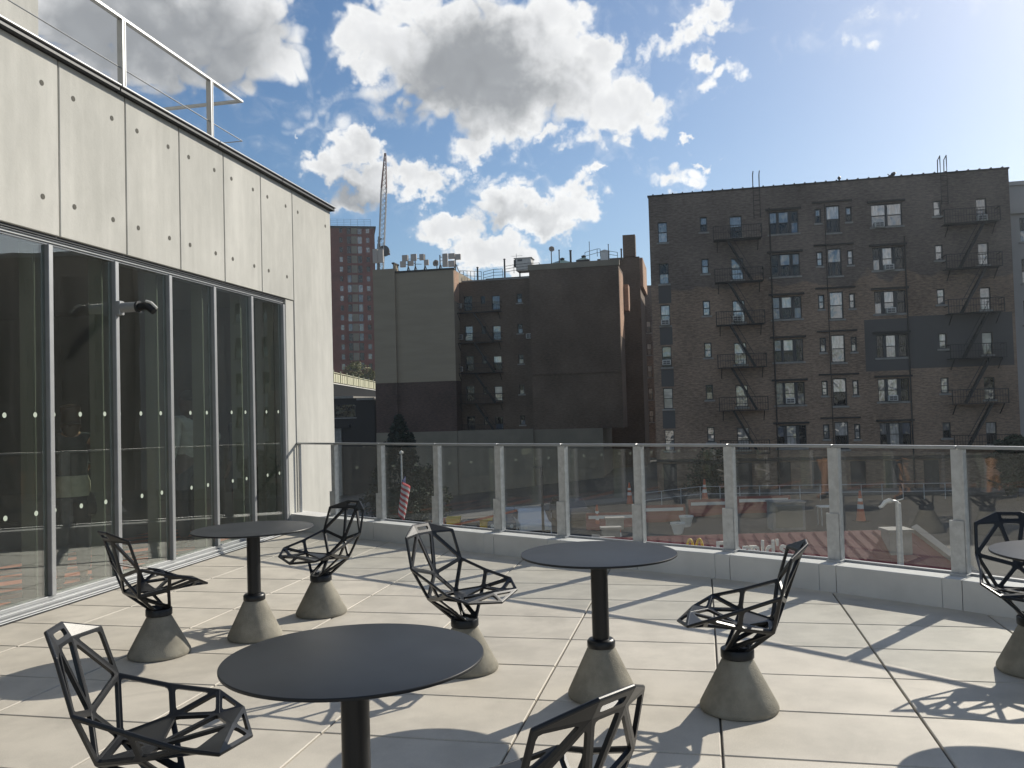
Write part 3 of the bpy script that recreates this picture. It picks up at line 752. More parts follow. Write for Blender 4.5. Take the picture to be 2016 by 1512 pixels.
# column kinds measured on the third row
def col(u0, u1, v0, v1): a = FR.px(rx(u0), ry(v1)); c = FR.px(rx(u1), ry(v0)); return a[0], FR.S(rx(u1), ry(v1)), a[1], c[1]
CR = dict(c1=col(135,184,788,897), c2=col(353,391,766,846), c3=col(508,572,764,880), c4=col(712,865,742,866), c5=col(1010,1082,718,864),
          c5l=col(950,983,735,812), c5r=col(1110,1142,728,808), c6=col(1243,1405,712,838), c7=col(1565,1607,705,788), c8=col(1789,1845,697,815))
holes = []; wins = []
for r in range(1, 7):
    dz = (3 - r) * HST
    for k, (a, c, e, f) in CR.items():
        h = (a, c, e + dz, f + dz); holes.append(h); wins.append((r, k, h))
zg = -5.6
doors = [(FR.S(rx(u), 960), FR.S(rx(u + w), 960), zg + .2, zg + 2.9) for u, w in ((150, 70), (320, 75), (520, 90), (740, 70), (920, 90), (1120, 80), (1300, 90), (1500, 80))]
holes += doors
b = MB(); wall_holes(b, FR, sR0, sR1, zg - 1.5, zRT, holes)
o = b.build('wall', MT['brickR'], rb, normals=False)
b = MB(); FR.box(b, sR0 + .002, sR1 - .002, zg - 1.5, zRT - .8, -14, -.6); b.build('inner_core', MT['lintel'], rb)
b = MB()
for s0, s1, o0, o1 in ((sR0, sR0 + .35, -14, -.002), (sR1 - .35, sR1, -14, -.002), (sR0 + .351, sR1 - .351, -14, -13.7)): FR.box(b, s0, s1, zg - 1.5, zRT - .002, o0, o1)
FR.box(b, sR0 + .351, sR1 - .351, zRT - .79, zRT - .5, -13.69, -.3); FR.box(b, sR0 + .351, sR1 - .351, zRT - .49, zRT - .003, -.35, -.003)
b.build('side_wall', MT['brickR'], rb)
b = MB(); FR.box(b, sR0 - .06, sR1 + .06, zRT + .001, zRT + .10, -.42, .06)
for i in range(34):
    s = sR0 + (sR1 - sR0) * (i + .5) / 34; FR.box(b, s - .05, s + .05, zRT + .101, zRT + .17, -.3, .05)
b.build('roof_coping', MT['lintel'], rb)
rnd = random.Random(5)
SPEC = {(1,'c1'):('paneB','paneA'),(2,'c1'):('paneC','paneB'),(3,'c1'):('paneA','paneB'),(4,'c1'):('paneB','paneC'),(5,'c1'):('paneE','paneE'),(6,'c1'):('paneB','paneA'),
        (5,'c3'):('paneA','paneA'),(3,'c3'):('paneA','paneA'),(4,'c3'):('paneA','paneB'),(2,'c3'):('paneB','paneA'),(1,'c3'):('paneB','paneC'),
        (1,'c8'):('paneB','paneD'),(4,'c8'):('paneE','paneB')}
for r, k, (a, c, e, f) in wins:
    ch = lambda: rnd.choice(['paneA','paneA','paneB','paneB','paneC'])
    if k == 'c4':
        w = c - a; window(FR, rb, a, c, e, f, [rnd.choice(['paneB','paneD','paneC']), rnd.choice(['paneA','paneA','paneB']), rnd.choice(['paneC','paneD'])], [rnd.choice(['paneC','paneD']), rnd.choice(['paneC','paneB','paneA']), rnd.choice(['paneC','paneD'])],
                 mull=((a + w*.26, a + w*.35), (a + w*.66, a + w*.77)), lintel=True)
    elif k == 'c6':
        w = c - a
        if r == 1: window(FR, rb, a, c, e, f, 'paneA', 'paneB', mull=((a + w*.46, a + w*.54),), lintel=True)
        else: window(FR, rb, a, c, e, f, [rnd.choice(['paneB','paneC']), 'paneA', rnd.choice(['paneC','paneD'])], [rnd.choice(['paneB','paneC']), rnd.choice(['paneA','paneB']), 'paneC'], mull=((a + w*.22, a + w*.33), (a + w*.62, a + w*.74)), lintel=True)
    elif k == 'c5':
        window(FR, rb, a, c, e, f, rnd.choice(['paneB','paneA']), rnd.choice(['paneC','paneB']), fr=.07)
        p = MB(); FR.box(p, a - .92, c + .85, f + .22, f + .34, -.1, .10); p.build('lintel', MT['lintel'], rb)
    elif k in ('c5l', 'c5r'): window(FR, rb, a, c, e, f, ch(), ch(), fr=.085, sillw=.07)
    else:
        u, l = SPEC.get((r, k), (ch(), ch())); window(FR, rb, a, c, e, f, u, l, fr=.075 if k in ('c2', 'c7') else .055)
for i, (a, c, e, f) in enumerate(doors):
    b = MB(); FR.box(b, a, c, e, f, -.2, -.12); b.build('shop_door', MT['frame'], rb)
b = MB(); FR.box(b, sR0 - .02, sR1 + .02, FR.Z(1450, 908), FR.Z(1450, 908) + .22, .002, .14); b.build('belt_course', MT['lintel'], rb)
# painted-over areas
for (x0, y0, x1, y1) in ((1703, 628, 1790, 730), (1790.5, 618, 1995, 722)):
    s0, s1 = FR.S(x0, (y0+y1)/2), FR.S(x1, (y0+y1)/2); za, zb = FR.Z((x0+x1)/2, y1), FR.Z((x0+x1)/2, y0)
    hh = [h for h in holes if h[1] > s0 and h[0] < s1 and h[3] > za and h[2] < zb]
    hh = [(max(h[0], s0 - 1), h[1], h[2], h[3]) for h in hh]
    b = MB(); wall_holes(b, FR, s0, min(s1, sR1), za, zb, hh, depth=.01, out=.006); b.build('painted_patch', MT['patch'], rb, normals=False)
a, c, e, f = CR['c1']
for r in (2, 3, 4, 5):
    dz = (3 - r) * HST; b = MB(); FR.box(b, a - .1, c + .12, e + dz - HST + (f - e) + .12, e + dz - .16, .003, .009); b.build('painted_patch', MT['patch'], rb)
# fire escapes
a, c, e, f = CR['c3']
for r in range(1, 7):
    dz = (3 - r) * HST; z = e + dz - .22
    landing(FR, rb, FR.S(rx(421), 640), FR.S(rx(668), 640), z, 1.05, zdown=(z - HST) if r < 6 else None, sa=FR.S(rx(492), 640), sb=FR.S(rx(612), 640))
a, c, e, f = CR['c8']
for r in range(1, 7):
    dz = (3 - r) * HST; z = e + dz - .22
    landing(FR, rb, FR.S(rx(1605), 640), FR.S(rx(1890), 640), z, 1.05, zdown=(z - HST) if r < 6 else None, sa=FR.S(rx(1815), 640), sb=FR.S(rx(1680), 640))
for u in (1408, 1000, 712):
    s = FR.S(rx(u), 600); z1 = zRT - (4.2 if u == 1408 else 1.5)
    b = MB(); b.tube([FR.pt(s, zg, .09), FR.pt(s, z1, .09)], .05 if u != 1000 else .03, 8); b.build('drain_pipe', MT['lintel'], rb)
for u0, u1 in ((611, 643), (1580, 1612)):                           # gooseneck ladders over the parapet
    s0, s1 = FR.S(rx(u0), 380), FR.S(rx(u1), 370); b = MB()
    for s in (s0, s1): b.tube([FR.pt(s, zRT - 2.2, .28), FR.pt(s, zRT + 1.0, .28), FR.pt(s + .05, zRT + 1.25, .1), FR.pt(s + .05, zRT + 1.1, -.5), FR.pt(s + .05, zRT + .2, -.6)], .035, 6)
    for i in range(6): b.tube([FR.pt(s0, zRT - 2.0 + .36 * i, .28), FR.pt(s1, zRT - 2.0 + .36 * i, .28)], .02, 6)
    b.build('roof_ladder', MT['iron'], rb)
def wall_ac(u, v, lab): s, z = FR.px(rx(u), ry(v)); ac(FR, s, z, lab)
for u, v, lab in ((1265,390,'white air conditioner under the top right pale double window of the brown block'),
                  (1315,610,'white air conditioner in the second floor down triple window beside a drain pipe'),
                  (1325,834,'white air conditioner just above the dark grey painted patch'),
                  (1335,1287,'white air conditioner in the triple window below the dark grey painted patch'),
                  (158,895,'white air conditioner in the left edge window column, above the one with a tall bracket'),
                  (165,1102,'white air conditioner low in the left edge window column of the brown block'),
                  (805,1300,'white air conditioner in the triple window right of the left fire escape'),
                  (530,876,'white air conditioner behind the third balcony of the left fire escape'),
                  (1795,356,'white air conditioner in the topmost window of the right fire escape')):
    wall_ac(u, v, lab)
# roof dish
def dish(name, label, p, r, face, pole_z, m, group=None):
    t = thing(name, label, 'satellite dish', p, group=group)
    face = V(face).normalized(); u = face.cross(ZU).normalized(); w = u.cross(face)
    b = MB(); rings = []
    for k in range(5):
        rr_ = r * k / 4; z = .28 * r * (k / 4) ** 2 - .1 * r
        rings.append([p + face * (z - .18 * r + .12) + (u * math.cos(q) + w * math.sin(q)) * rr_ for q in [2*math.pi*j/18 for j in range(18)]])
    for k in range(1, 4):
        for j in range(18): b.poly([rings[k][j], rings[k][(j+1)%18], rings[k+1][(j+1)%18], rings[k+1][j]])
    b.poly(rings[1]); o = b.build('reflector', m, t, smooth=60); sd = o.modifiers.new('thickness', 'SOLIDIFY'); sd.thickness = .05
    b = MB(); b.tube([p + face * r * .1, p + face * r * .95], .03, 6); b.build('feed_arm', MT['darksteel'], t)
    b = MB(); b.tube([V((p.x, p.y, pole_z)) - face * .12, p - face * .12], .05, 8); b.build('pole', MT['darksteel'], t)
p = FR.pt(FR.S(1763, 342), FR.Z(1763, 341), -1.2); dish('satellite_dish', 'dark satellite dish tilted on the roof edge of the brown block', p, .42, (-.6, -.1, .5), zRT - .5, MT['darksteel'])
s, z = FR.px(1657, 352); t = thing('vent_pipe', 'tiny roof vent pipe midway along the brown block parapet', 'vent pipe', FR.pt(s, zRT - .5, -1)); b = MB(); b.tube([FR.pt(s, zRT - .5, -1), FR.pt(s, zRT + .45, -1)], .07, 8); b.lathe([(.1, 0), (.13, .1), (.05, .2)], 10, FR.pt(s, zRT + .45, -1)); b.build('pipe', MT['darksteel'], t)

# --- pale building at the right edge
FP_ = Fac(FR.pt(sR1, 0, -5)[:2], (23.7, -5.1))
pb = thing('pale_building', 'pale plastered building at the right edge beyond the brown block', 'building', FP_.pt(0, -5))
zt = FP_.Z(1995, 366); s0 = .7; holes = []
for k in range(7):
    for m in range(3): holes.append((s0 + 1.55 + 2.6 * m, s0 + 2.2 + 2.6 * m, zt - 4.2 - 3.05 * k, zt - 2.4 - 3.05 * k))
b = MB(); wall_holes(b, FP_, s0, s0 + 14, -7, zt, holes); FP_.box(b, s0, s0 + .3, -7, zt - .01, -12, -.01); FP_.box(b, s0 + .301, s0 + 14, -7, zt - .6, -12, -.5); b.build('wall', MT['pale'], pb, normals=False)
for h in holes: window(FP_, pb, *h, upper='paneC', lower='paneB')
b = MB(); FP_.box(b, s0 - .1, s0 + 14, zt, zt + .3, -.6, .15); FP_.box(b, s0 + .9, s0 + 14, zt - 2.1, zt - 1.75, .001, .25); b.build('cornice', MT['pale'], pb)

# --- middle building
FM = Fac((-14.08, 88), (23.7, -5.1))
def mx(u): return 600 + .3472 * u
def my(v): return 400 + .3472 * v
mb_ = thing('tenement_building', 'dark brick tenement with a grey painted left block, recessed windows and a tall chimney', 'building', FM.pt(0, -7))
REC = -2.0
sA0, sA1, sA2 = FM.S(738, 640), FM.S(mx(520), 640), FM.S(895, 640); zA = FM.Z(800, my(392)); zAp = FM.Z(760, my(362))
zseam = FM.Z(815, my(1015)); zbase = FM.Z(815, my(1298))
b = MB(); FM.box(b, sA1, sA2, zseam, zA, -12, 0); FM.box(b, sA0, sA1 - .001, zseam, zAp - .25, -12, .25); FM.box(b, sA0 + 2.2, sA1 - .001, zAp - .249, zAp + .2, -1, .25); b.build('grey_block', MT['stucco'], mb_)
b = MB(); FM.box(b, sA1, sA2 - .003, zbase, zseam - .001, -12, -.012); FM.box(b, sA0, sA1 - .001, zbase, zseam - .001, -12, .238); b.build('brick_wall', MT['brickL'], mb_)
b = MB(); FM.box(b, sA0, sA2 + .04, -10, zbase - .001, -12, .30); b.build('base_wall', MT['beige'], mb_)
b = MB(); FM.box(b, sA1 + .05, sA2 + .1, zA + .001, zA + .16, -.5, .1); FM.box(b, sA0 + 2.1, sA1 + .05, zAp + .201, zAp + .36, -1.1, .35); b.build('coping', MT['lintel'], mb_)
# lit brick return of the grey block
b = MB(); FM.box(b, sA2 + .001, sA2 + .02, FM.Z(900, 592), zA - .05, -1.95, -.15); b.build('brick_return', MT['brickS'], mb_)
# recess
sB1 = FM.S(mx(1280), 640); zB = FM.Z(960, my(440), REC)
def mcol(u0, u1, v0, v1): a = FM.px(mx(u0), my(v1), REC); c = FM.px(mx(u1), my(v0), REC); return a[0], c[0], a[1], c[1]
base_rows = [mcol(1065,1106,525,605)[2], mcol(1065,1112,1035,1120)[2]]; hM = (base_rows[0] - base_rows[1]) / 3
CM = dict(a=mcol(903,948,525,612), b=mcol(997,1022,525,572), c=mcol(1062,1106,522,606), d=mcol(1203,1230,512,566))
holes = []; mw = []
for r in range(5):
    for k, (a, c, e, f) in CM.items(): h = (a, c, e - r * hM, f - r * hM); holes.append(h); mw.append((r, k, h))
b = MB(); wall_holes(b, FM, sA2 - .5, sB1 + .5, -10, zB, holes, out=REC); FM.box(b, sA2, sB1, -10, zB - .5, -14, REC - .4); b.build('recess_wall', MT['brickM'], mb_, normals=False)
b = MB(); FM.box(b, sA2 + .33, sB1, zB, zB + .14, REC - .3, REC + .08); b.build('recess_coping', MT['stone'], mb_)
PM = {(0,'c'):('paneD','paneD'),(1,'c'):('paneB','paneD'),(2,'c'):('paneA','paneC'),(3,'c'):('paneE','paneA'),(1,'a'):('paneB','paneB'),(2,'a'):('paneC','paneC')}
for r, k, (a, c, e, f) in mw:
    u, l = PM.get((r, k), ('paneC', 'paneC') if k in 'ab' else ('paneC', 'paneD')); window(FM, mb_, a, c, e, f, u, l, out=REC, sill=(k == 'd'))
FM2 = Fac(FM.pt(0, 0, REC)[:2], (23.7, -5.1))
for r in range(5):
    z = CM['c'][2] - r * hM - .2
    landing(FM2, mb_, FM2.S(mx(868), 640), FM2.S(mx(1122), 640), z, 1.0, zdown=(z - hM) if r < 4 else None, sa=FM2.S(mx(965), 640), sb=FM2.S(mx(1075), 640))
for u, v, lab in ((873,598,'white air conditioner by the highest balcony of the recessed tenement wall'), (880,774,'white air conditioner one floor below the highest balcony of the tenement'), (880,955,'white air conditioner two floors below the highest balcony of the tenement'), (1277,768,'small air conditioner by the inner corner at the right of the recess')):
    s, z = FM2.px(mx(u), my(v)); ac(FM2, s, z, lab, .7, .5)
# right block
sC0, sC1 = sB1, FM.S(1221, 640); zC = FM.Z(1130, 527); zC1 = FM.Z(1060, 533)
zm = FM.Z(1140, my(965)); zbb = FM.Z(1140, my(1278))
b = MB(); FM.box(b, sC0, sC1, zm, zC, -5, 0); b.build('brick_wall', MT['brickM'], mb_)
b = MB(); FM.box(b, sC0, sC1 - .002, zbb, zm - .001, -5, -.10); b.build('brick_wall', MT['brickM'], mb_)
b = MB(); FM.box(b, sC0, sC1 - 2.0, -10, zbb - .001, -12, -.03); FM.box(b, sA2 + .05, sC0 - .001, -10, zbb + .05, -3, .20); b.build('base_wall', MT['beige'], mb_)
b = MB(); FM.box(b, sC0 - .1, sC1 + .1, zC + .001, zC + .55, -.4, .06); b.build('parapet', MT['beige'], mb_)
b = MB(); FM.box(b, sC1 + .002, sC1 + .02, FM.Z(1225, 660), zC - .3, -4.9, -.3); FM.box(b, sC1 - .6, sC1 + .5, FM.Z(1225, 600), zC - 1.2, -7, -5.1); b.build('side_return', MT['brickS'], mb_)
CHO = -9.
sH0, sH1 = FM.S(1228.5, 560, CHO), FM.S(1253, 560, CHO); zH = FM.Z(1240, 462, CHO)
b = MB(); FM.box(b, sH0, sH1, FM.Z(1240, 505, CHO), zH, CHO - 1.2, CHO); b.build('chimney', MT['brickM'], mb_)
b = MB(); FM.box(b, sC1 - 3, FM.S(1263, 640, CHO), -10, FM.Z(1240, 506, CHO), CHO - 8, CHO); b.build('rear_wing', MT['brickM'], mb_)
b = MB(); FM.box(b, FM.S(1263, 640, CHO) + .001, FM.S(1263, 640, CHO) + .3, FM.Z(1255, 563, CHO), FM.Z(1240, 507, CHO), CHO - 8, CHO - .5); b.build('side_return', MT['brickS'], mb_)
# roof clutter of the middle building
def kx(u): return 720 + .1885 * u
def ky(v): return 440 + .1885 * v
FR1 = Fac(FM.pt(0, 0, -2)[:2], (23.7, -5.1))
zroof = zA
def antenna(px_, py0, py1, label, panels, extra=(), group='mobile phone antennas on the painted block'):
    s, zt_ = FR1.px(px_, py0); t = thing('antenna_mast', label, 'antenna', FR1.pt(s, zroof, 0), group=group)
    b = MB(); b.tube([FR1.pt(s, zroof, 0), FR1.pt(s, zt_, 0)], .06, 8); b.build('mast', MT['darksteel'], t)
    b = MB(); b.beam(FR1.pt(s, zroof + 1., 0), FR1.pt(s + .5, zroof, .5), .06, .06); b.beam(FR1.pt(s, zroof + 1., 0), FR1.pt(s - .4, zroof, -.5), .06, .06); b.build('brace', MT['darksteel'], t)
    for (u, v0, v1, w) in panels:
        sa, za = FR1.px(u, v1); zb = FR1.Z(u, v0)
        b = MB(); FR1.box(b, sa - w/2, sa + w/2, za, zb, .12, .34); o = bevel(b.build('panel_antenna', MT['antenna'], t), .03)
        b = MB(); b.beam(FR1.pt(s, (za + zb) / 2, 0), FR1.pt(sa, (za + zb) / 2, .12), .05, .05); b.build('bracket', MT['darksteel'], o)
    for (x0, y0, x1, y1) in extra:
        p0, p1 = FR1.px(x0, y0), FR1.px(x1, y1); b = MB(); b.beam(FR1.pt(*p0, 0), FR1.pt(*p1, 0), .05, .05); b.build('cross_bar', MT['darksteel'], t)
antenna(803, 503, 534, 'phone antenna mast with two pale panels, first from the crane', [(799, 503, 515, .62), (795, 515, 527, .6)], [(803, 510, 814, 510)])
antenna(817, 501, 534, 'phone antenna mast with a tall panel in the middle of the left cluster', [(816, 501, 514, .62), (811, 514, 524, .5)], [(817, 509, 832, 509), (817, 520, 830, 520)])
antenna(836, 501, 534, 'phone antenna mast with two panels at the right of the left cluster', [(832, 501, 513, .5), (841, 512, 523, .5)])
antenna(866, 502, 531, 'slim antenna frame with a small round dish and cross bars', [(878, 500, 526, .55)], [(866, 506, 876, 507), (866, 523, 878, 524)])
p = FR1.pt(FR1.S(860, 519), FR1.Z(860, 519), .2); dish('satellite_dish', 'small square-on dish left of the slim antenna frame', p, .35, (-.5, -1, .1), p.z - .8, MT['antenna'])
antenna(896, 500, 530, 'phone antenna mast with three pale panels nearest the roof corner', [(890.5, 499.5, 510.5, .68), (890.5, 514, 526, .68), (903, 501, 512, .58)], [(890, 506, 903, 507), (892, 523, 902, 522)])
def pipe(px_, y0, y1, label, r=.09, F=FR1, m='darksteel', top=False):
    s, z1_ = F.px(px_, y0); z0_ = F.Z(px_, y1); t = thing('vent_pipe', label, 'vent pipe', F.pt(s, z0_), group='vent pipes on the roofs')
    b = MB(); b.tube([F.pt(s, z0_), F.pt(s, z1_)], r, 8); b.build('pipe', MT[m], t)
    b = MB(); b.tube([F.pt(s, z1_ - .08), F.pt(s, z1_ + .02)], r * 1.35, 8); b.build('cap', MT[m], t)
FR4 = Fac(FM.pt(0, 0, -5)[:2], (23.7, -5.1))
pipe(940, 526, 556, 'black vent pipe rising from the low roof railing', F=FR4)
pipe(993, 510, 552, 'tall black vent pipe left of the white roof unit', F=FR4)
FR5 = Fac(FM.pt(0, 0, -6)[:2], (23.7, -5.1))
pipe(1100.6, 492, 525, 'thin vent pipe just right of the round dish', r=.06, F=FR5)
pipe(1123, 493, 525, 'thick vent pipe between the two skylights', r=.11, F=FR5)
pipe(1223, 490, 512, 'short vent pipe beside the tall brick chimney', r=.08, F=FR5)
pipe(1160, 476, 512, 'thin aerial pole left of the grey roof tank', r=.03, F=FR5)
pipe(1197.5, 481, 512, 'thin aerial pole right of the grey roof tank', r=.04, F=FR5)
p = FR5.pt(FR5.S(1086, 491), FR5.Z(1086, 491), .1); dish('satellite_dish', 'round cream satellite dish on a tall pole above the brick block', p, .30, (.2, -1, .12), FR5.Z(1081, 525), MT['antenna'])
s0, z0 = FR4.px(1012, 534); s1, z1 = FR4.px(1045, 507); t = thing('roof_unit', 'white boxy ventilation unit standing on the middle roof', 'roof unit', FR4.pt(s0, z0))
b = MB(); FR4.box(b, s0 + .22, s1, z0, z1, -1.6, 0); o = bevel(b.build('housing', MT['acwhite'], t), .03)
b = MB(); FR4.box(b, s0 + .4, s0 + .9, z1 - .32, z1 - .12, .001, .02); b.build('vent_slot', MT['acgrille'], t)
b = MB(); FR4.box(b, s0 - .02, s0 + .219, z0 + .5, z1 - .12, -.6, -.05); b.build('duct', MT['darksteel'], t)
b = MB(); FR4.box(b, s0, s1 + .12, z1 + .001, z1 + .05, -1.7, .08); b.tube([FR4.pt(s0 + .25, z1, -.2), FR4.pt(s0 + .25, z1 + .55, -.2)], .03, 6); b.tube([FR4.pt(s0 - .3, z1 + .3, -.2), FR4.pt(s0 + .9, z1 + .3, -.2)], .02, 6); b.build('cover', MT['acwhite'], t)
b = MB()
for s in (s0 + .4, s1 - .3): FR4.box(b, s - .06, s + .06, zB - .4, z0 - .001, -1.2, -1.0)
b.build('stand', MT['darksteel'], t)
s0, z0 = FR5.px(1182, 514); s1, z1 = FR5.px(1198, 493.5); t = thing('roof_tank', 'grey metal tank box on the right roof with a peaked lid', 'roof tank', FR5.pt(s0, z0))
b = MB(); FR5.box(b, s0, s1, z0, z1, -1, 0); bevel(b.build('housing', MT['steel'], t), .04)
b = MB(); b.prism([FR5.pt(s0 - .05, z1 + .001, .05), FR5.pt(s1 + .05, z1 + .001, .05), FR5.pt((s0 + s1) / 2, z1 + .14, .05)], FR5.n * -1.1); b.build('lid', MT['steel'], t)
for i, (x0, x1, y0, y1, lab) in enumerate(((1083, 1126, 519, 508, 'green glass pyramid skylight beside the round dish'), (1134, 1160, 512, 503, 'small dark framed skylight left of the grey roof tank'))):
    s0, z0 = FR5.px(x0, y0); s1 = FR5.S(x1, y0); z1 = FR5.Z((x0 + x1) / 2, y1); t = thing('skylight', lab, 'skylight', FR5.pt(s0, z0))
    b = MB(); FR5.box(b, s0, s1, z0 - .9, z0, -2.0, 0); b.build('kerb', MT['bitumen'], t)
    q = [FR5.pt(s0, z0 + .001, 0), FR5.pt(s1, z0 + .001, 0), FR5.pt(s1, z0 + .001, -2), FR5.pt(s0, z0 + .001, -2)]; ap = FR5.pt((s0+s1)/2, z1, -1)
    b = MB(); b.faces(q + [ap], [(0,1,4),(1,2,4),(2,3,4),(3,0,4),(3,2,1,0)]); b.build('glass_roof', MT['copper'], t)
    b = MB(); b.lathe([(.22, -.05), (.26, .12), (.1, .2)], 10, ap); b.build('vent_cap', MT['bitumen'], t)
def rail_run(F, pts, parent, h=1.0, n=3, name='roof_railing', post=1.2):
    b = MB()
    for i in range(len(pts) - 1):
        (s0, z0), (s1, z1) = pts[i], pts[i+1]; L = math.hypot(s1 - s0, z1 - z0); k = max(1, int(L / post))
        for j in range(n): hh = h * (j + 1) / n; b.tube([F.pt(s0, z0 + hh), F.pt(s1, z1 + hh)], .025, 6)
        for j in range(k + 1): f = j / k; s = s0 + (s1 - s0) * f; z = z0 + (z1 - z0) * f; b.tube([F.pt(s, z), F.pt(s, z + h)], .03, 6)
    return b.build(name, MT['darksteel'], parent)
g = lambda x, y: FR4.px(x, y)
rail_run(FR4, [g(906, 552), g(948, 554)], mb_, 1.05, 2, post=.35); rail_run(FR4, [g(905, 553), g(913, 554)], mb_, 1.0, 4)
rail_run(FR4, [g(952, 553), g(972, 548), g(990, 547)], mb_, .95, 3); rail_run(FR4, [g(995, 541), g(1012, 538), g(1048, 534)], mb_, .9, 3); rail_run(FR4, [g(1046, 525), g(1062, 524)], mb_, .35, 2)
g = lambda x, y: FR5.px(x, y)
rail_run(FR5, [g(1152, 512), g(1176, 505), g(1182, 505)], mb_, .8, 2); rail_run(FR5, [g(1198, 507), g(1216, 510)], mb_, .7, 2)
b = MB(); FR4.box(b, FR4.S(955, 550), FR4.S(1048, 550), zB - .6, FR4.Z(1000, 545), -4, -.3); b.build('roof_plinth', MT['bitumen'], mb_)

# --- narrow building seen through the gap
FG = Fac((14.5, 108), (23.7, -5.1))
gb = thing('rear_building', 'narrow slice of a brick building with fire escapes seen through the gap', 'building', FG.pt(0, -6))
s0, s1 = FG.S(1256, 700), FG.S(1340, 700); zt = FG.Z(1275, 562); sm = FG.S(1267, 700)
b = MB(); holes = [(FG.S(1274, 700), FG.S(1283, 700), FG.Z(1278, 655 + 44 * k), FG.Z(1278, 632 + 44 * k)) for k in range(5)]
wall_holes(b, FG, sm, s1, -9, zt, holes); b.build('wall', MT['brickR'], gb, normals=False)
b = MB(); FG.box(b, s0 - 4, s1, -9, zt - .5, -8, -.5); b.build('inner_core', MT['lintel'], gb)
b = MB(); b.prism([FG.pt(sm - .9, -9, .0), FG.pt(sm - .3, -9, -1.6), FG.pt(sm - .3, zt - 1.5, -1.6), FG.pt(sm - .9, zt - 1.5, 0.)], FG.d * -.4); b.build('lit_return', MT['brickS'], gb)
for h in holes: window(FG, gb, *h, upper='paneA', lower='paneB')
b = MB(); FG.box(b, s1 + 6, s1 + 32, -9, 24, -6, 3); b.build('unseen_shade_block', MT['brickM'], gb)  # unseen block added behind the apartments to shade the tenement's right side
for k in range(6): landing(FG, gb, FG.S(1259, 700), FG.S(1272, 700), FG.Z(1265, 570 + 44 * k), .9, zdown=FG.Z(1265, 570 + 44 * (k + 1)) if k < 5 else None, sa=FG.S(1262, 700), sb=FG.S(1271, 700))

# --- red brick tower
FT = Fac((-53, 241), (1, .20))
tw = thing('brick_tower', 'tall red brick residential tower with a flat roof in the distance', 'building', FT.pt(0, -8))
s0, s1 = FT.S(600, 600), FT.S(740.5, 600); zt = FT.Z(700, 449); zt0 = zt
rows = [FT.Z(690, my(154)), FT.Z(690, my(926))]; hT = (rows[0] - rows[1]) / 14
holes = []; ty = []
cols = [('n', 206, 224), ('w', 249, 271), ('p', 274, 306), ('w', 310, 334), ('n', 358, 378), ('n', 168, 180)]
for k in range(15):
    zc = rows[0] - hT * k
    for kind, u0, u1 in cols[:5]:
        a, c = FT.S(mx(u0), 640), FT.S(mx(u1), 640)
        if kind == 'p': ty.append(('p', a, c, zc - 1.05, zc + 1.05)); continue
        hh = .75 if kind == 'n' else 1.05; h = (a, c, zc - hh, zc + hh); holes.append(h); ty.append((kind, *h))
b = MB(); wall_holes(b, FT, s0, s1, -12, zt, holes, depth=.3); FT.box(b, s0, s1, -12, zt - .6, -22, -.6); FT.box(b, s1 - .3, s1, -12, zt - .01, -22, -.01); b.build('wall', MT['brickT'], tw, normals=False)
rnd = random.Random(3)
for kind, a, c, e, f in ty:
    b = MB()
    if kind == 'p': FT.box(b, a, c, e, f, .002, .12); b.build('infill_panel', MT['beige'], tw); continue
    FT.box(b, a, c, e, f, -.28, -.2); m = (a + c) / 2; FT.box(b, m - .09, m + .09, e, f, -.199, -.1) if kind == 'w' else FT.box(b, a, c, (e+f)/2 - .08, (e+f)/2 + .08, -.199, -.1)
    b.build('window', MT[rnd.choice(['paneC','paneC','paneD','paneB'])], tw)
b = MB(); FT.box(b, s0, s1 + .4, zt, zt + .5, -22, .4); b.build('roof_slab', MT['lintel'], tw)
rail_run(FT, [(s0, zt + .5), (s1 - 1, zt + .5)], tw, 2.0, 4, post=1.8)

# --- crane
cr = thing('tower_crane', 'white lattice crane boom pointing up behind the painted block', 'crane', at_y(748, 560, 190))
p0 = at_y(748.5, 560, 190); p1 = at_y(758.5, 302, 190); b = MB()
N = 26; dirn = (p1 - p0)
def cpt(f, i):
    w = (1.0 + .1 * f) * (1 if f < .72 else max(.22, 1 - (f - .72) * 2.7)); q = [(-1,-1),(1,-1),(1,1),(-1,1)][i]
    return p0 + dirn * f + V((q[0] * w * .55, q[1] * w * .55, 0))
for i in range(N):
    f0, f1 = i / N, (i + 1) / N
    for k in range(4):
        b.beam(cpt(f0, k), cpt(f1, k), .17, .17); b.beam(cpt(f0, k), cpt(f1, (k + 1) % 4), .075, .075); b.beam(cpt(f1, k), cpt(f1, (k + 1) % 4), .075, .075)
    if i == 18: b.build('boom', MT['crane'], cr); b = MB()
b.build('boom_tip', MT['crane_red'], cr)
b = MB(); q = at_y(757, 494, 190); b.tube([q - V((0, .6, 0)), q + V((0, .6, 0))], 1.15, 14); b.build('winch_drum', MT['darksteel'], cr)
b = MB(); b.beam(at_y(745.5, 560, 190), at_y(746.5, 466, 190), .5, .5); b.beam(at_y(743, 560, 190), at_y(744.5, 480, 190), .35, .35)
for y in (475, 490, 505): b.beam(at_y(743, y, 190), at_y(752, y - 6, 190), .2, .2)
b.build('a_frame', MT['darksteel'], cr)
b = MB(); b.beam(at_y(752, 500, 190), at_y(768, 500.5, 190), .35, .35); b.build('service_arm', MT['crane_red'], cr)
antenna(745, 500, 534, 'phone antenna mast with two pale panels at the left corner in front of the crane', [(740.5, 491, 519, .5), (751, 492, 518, .62)])

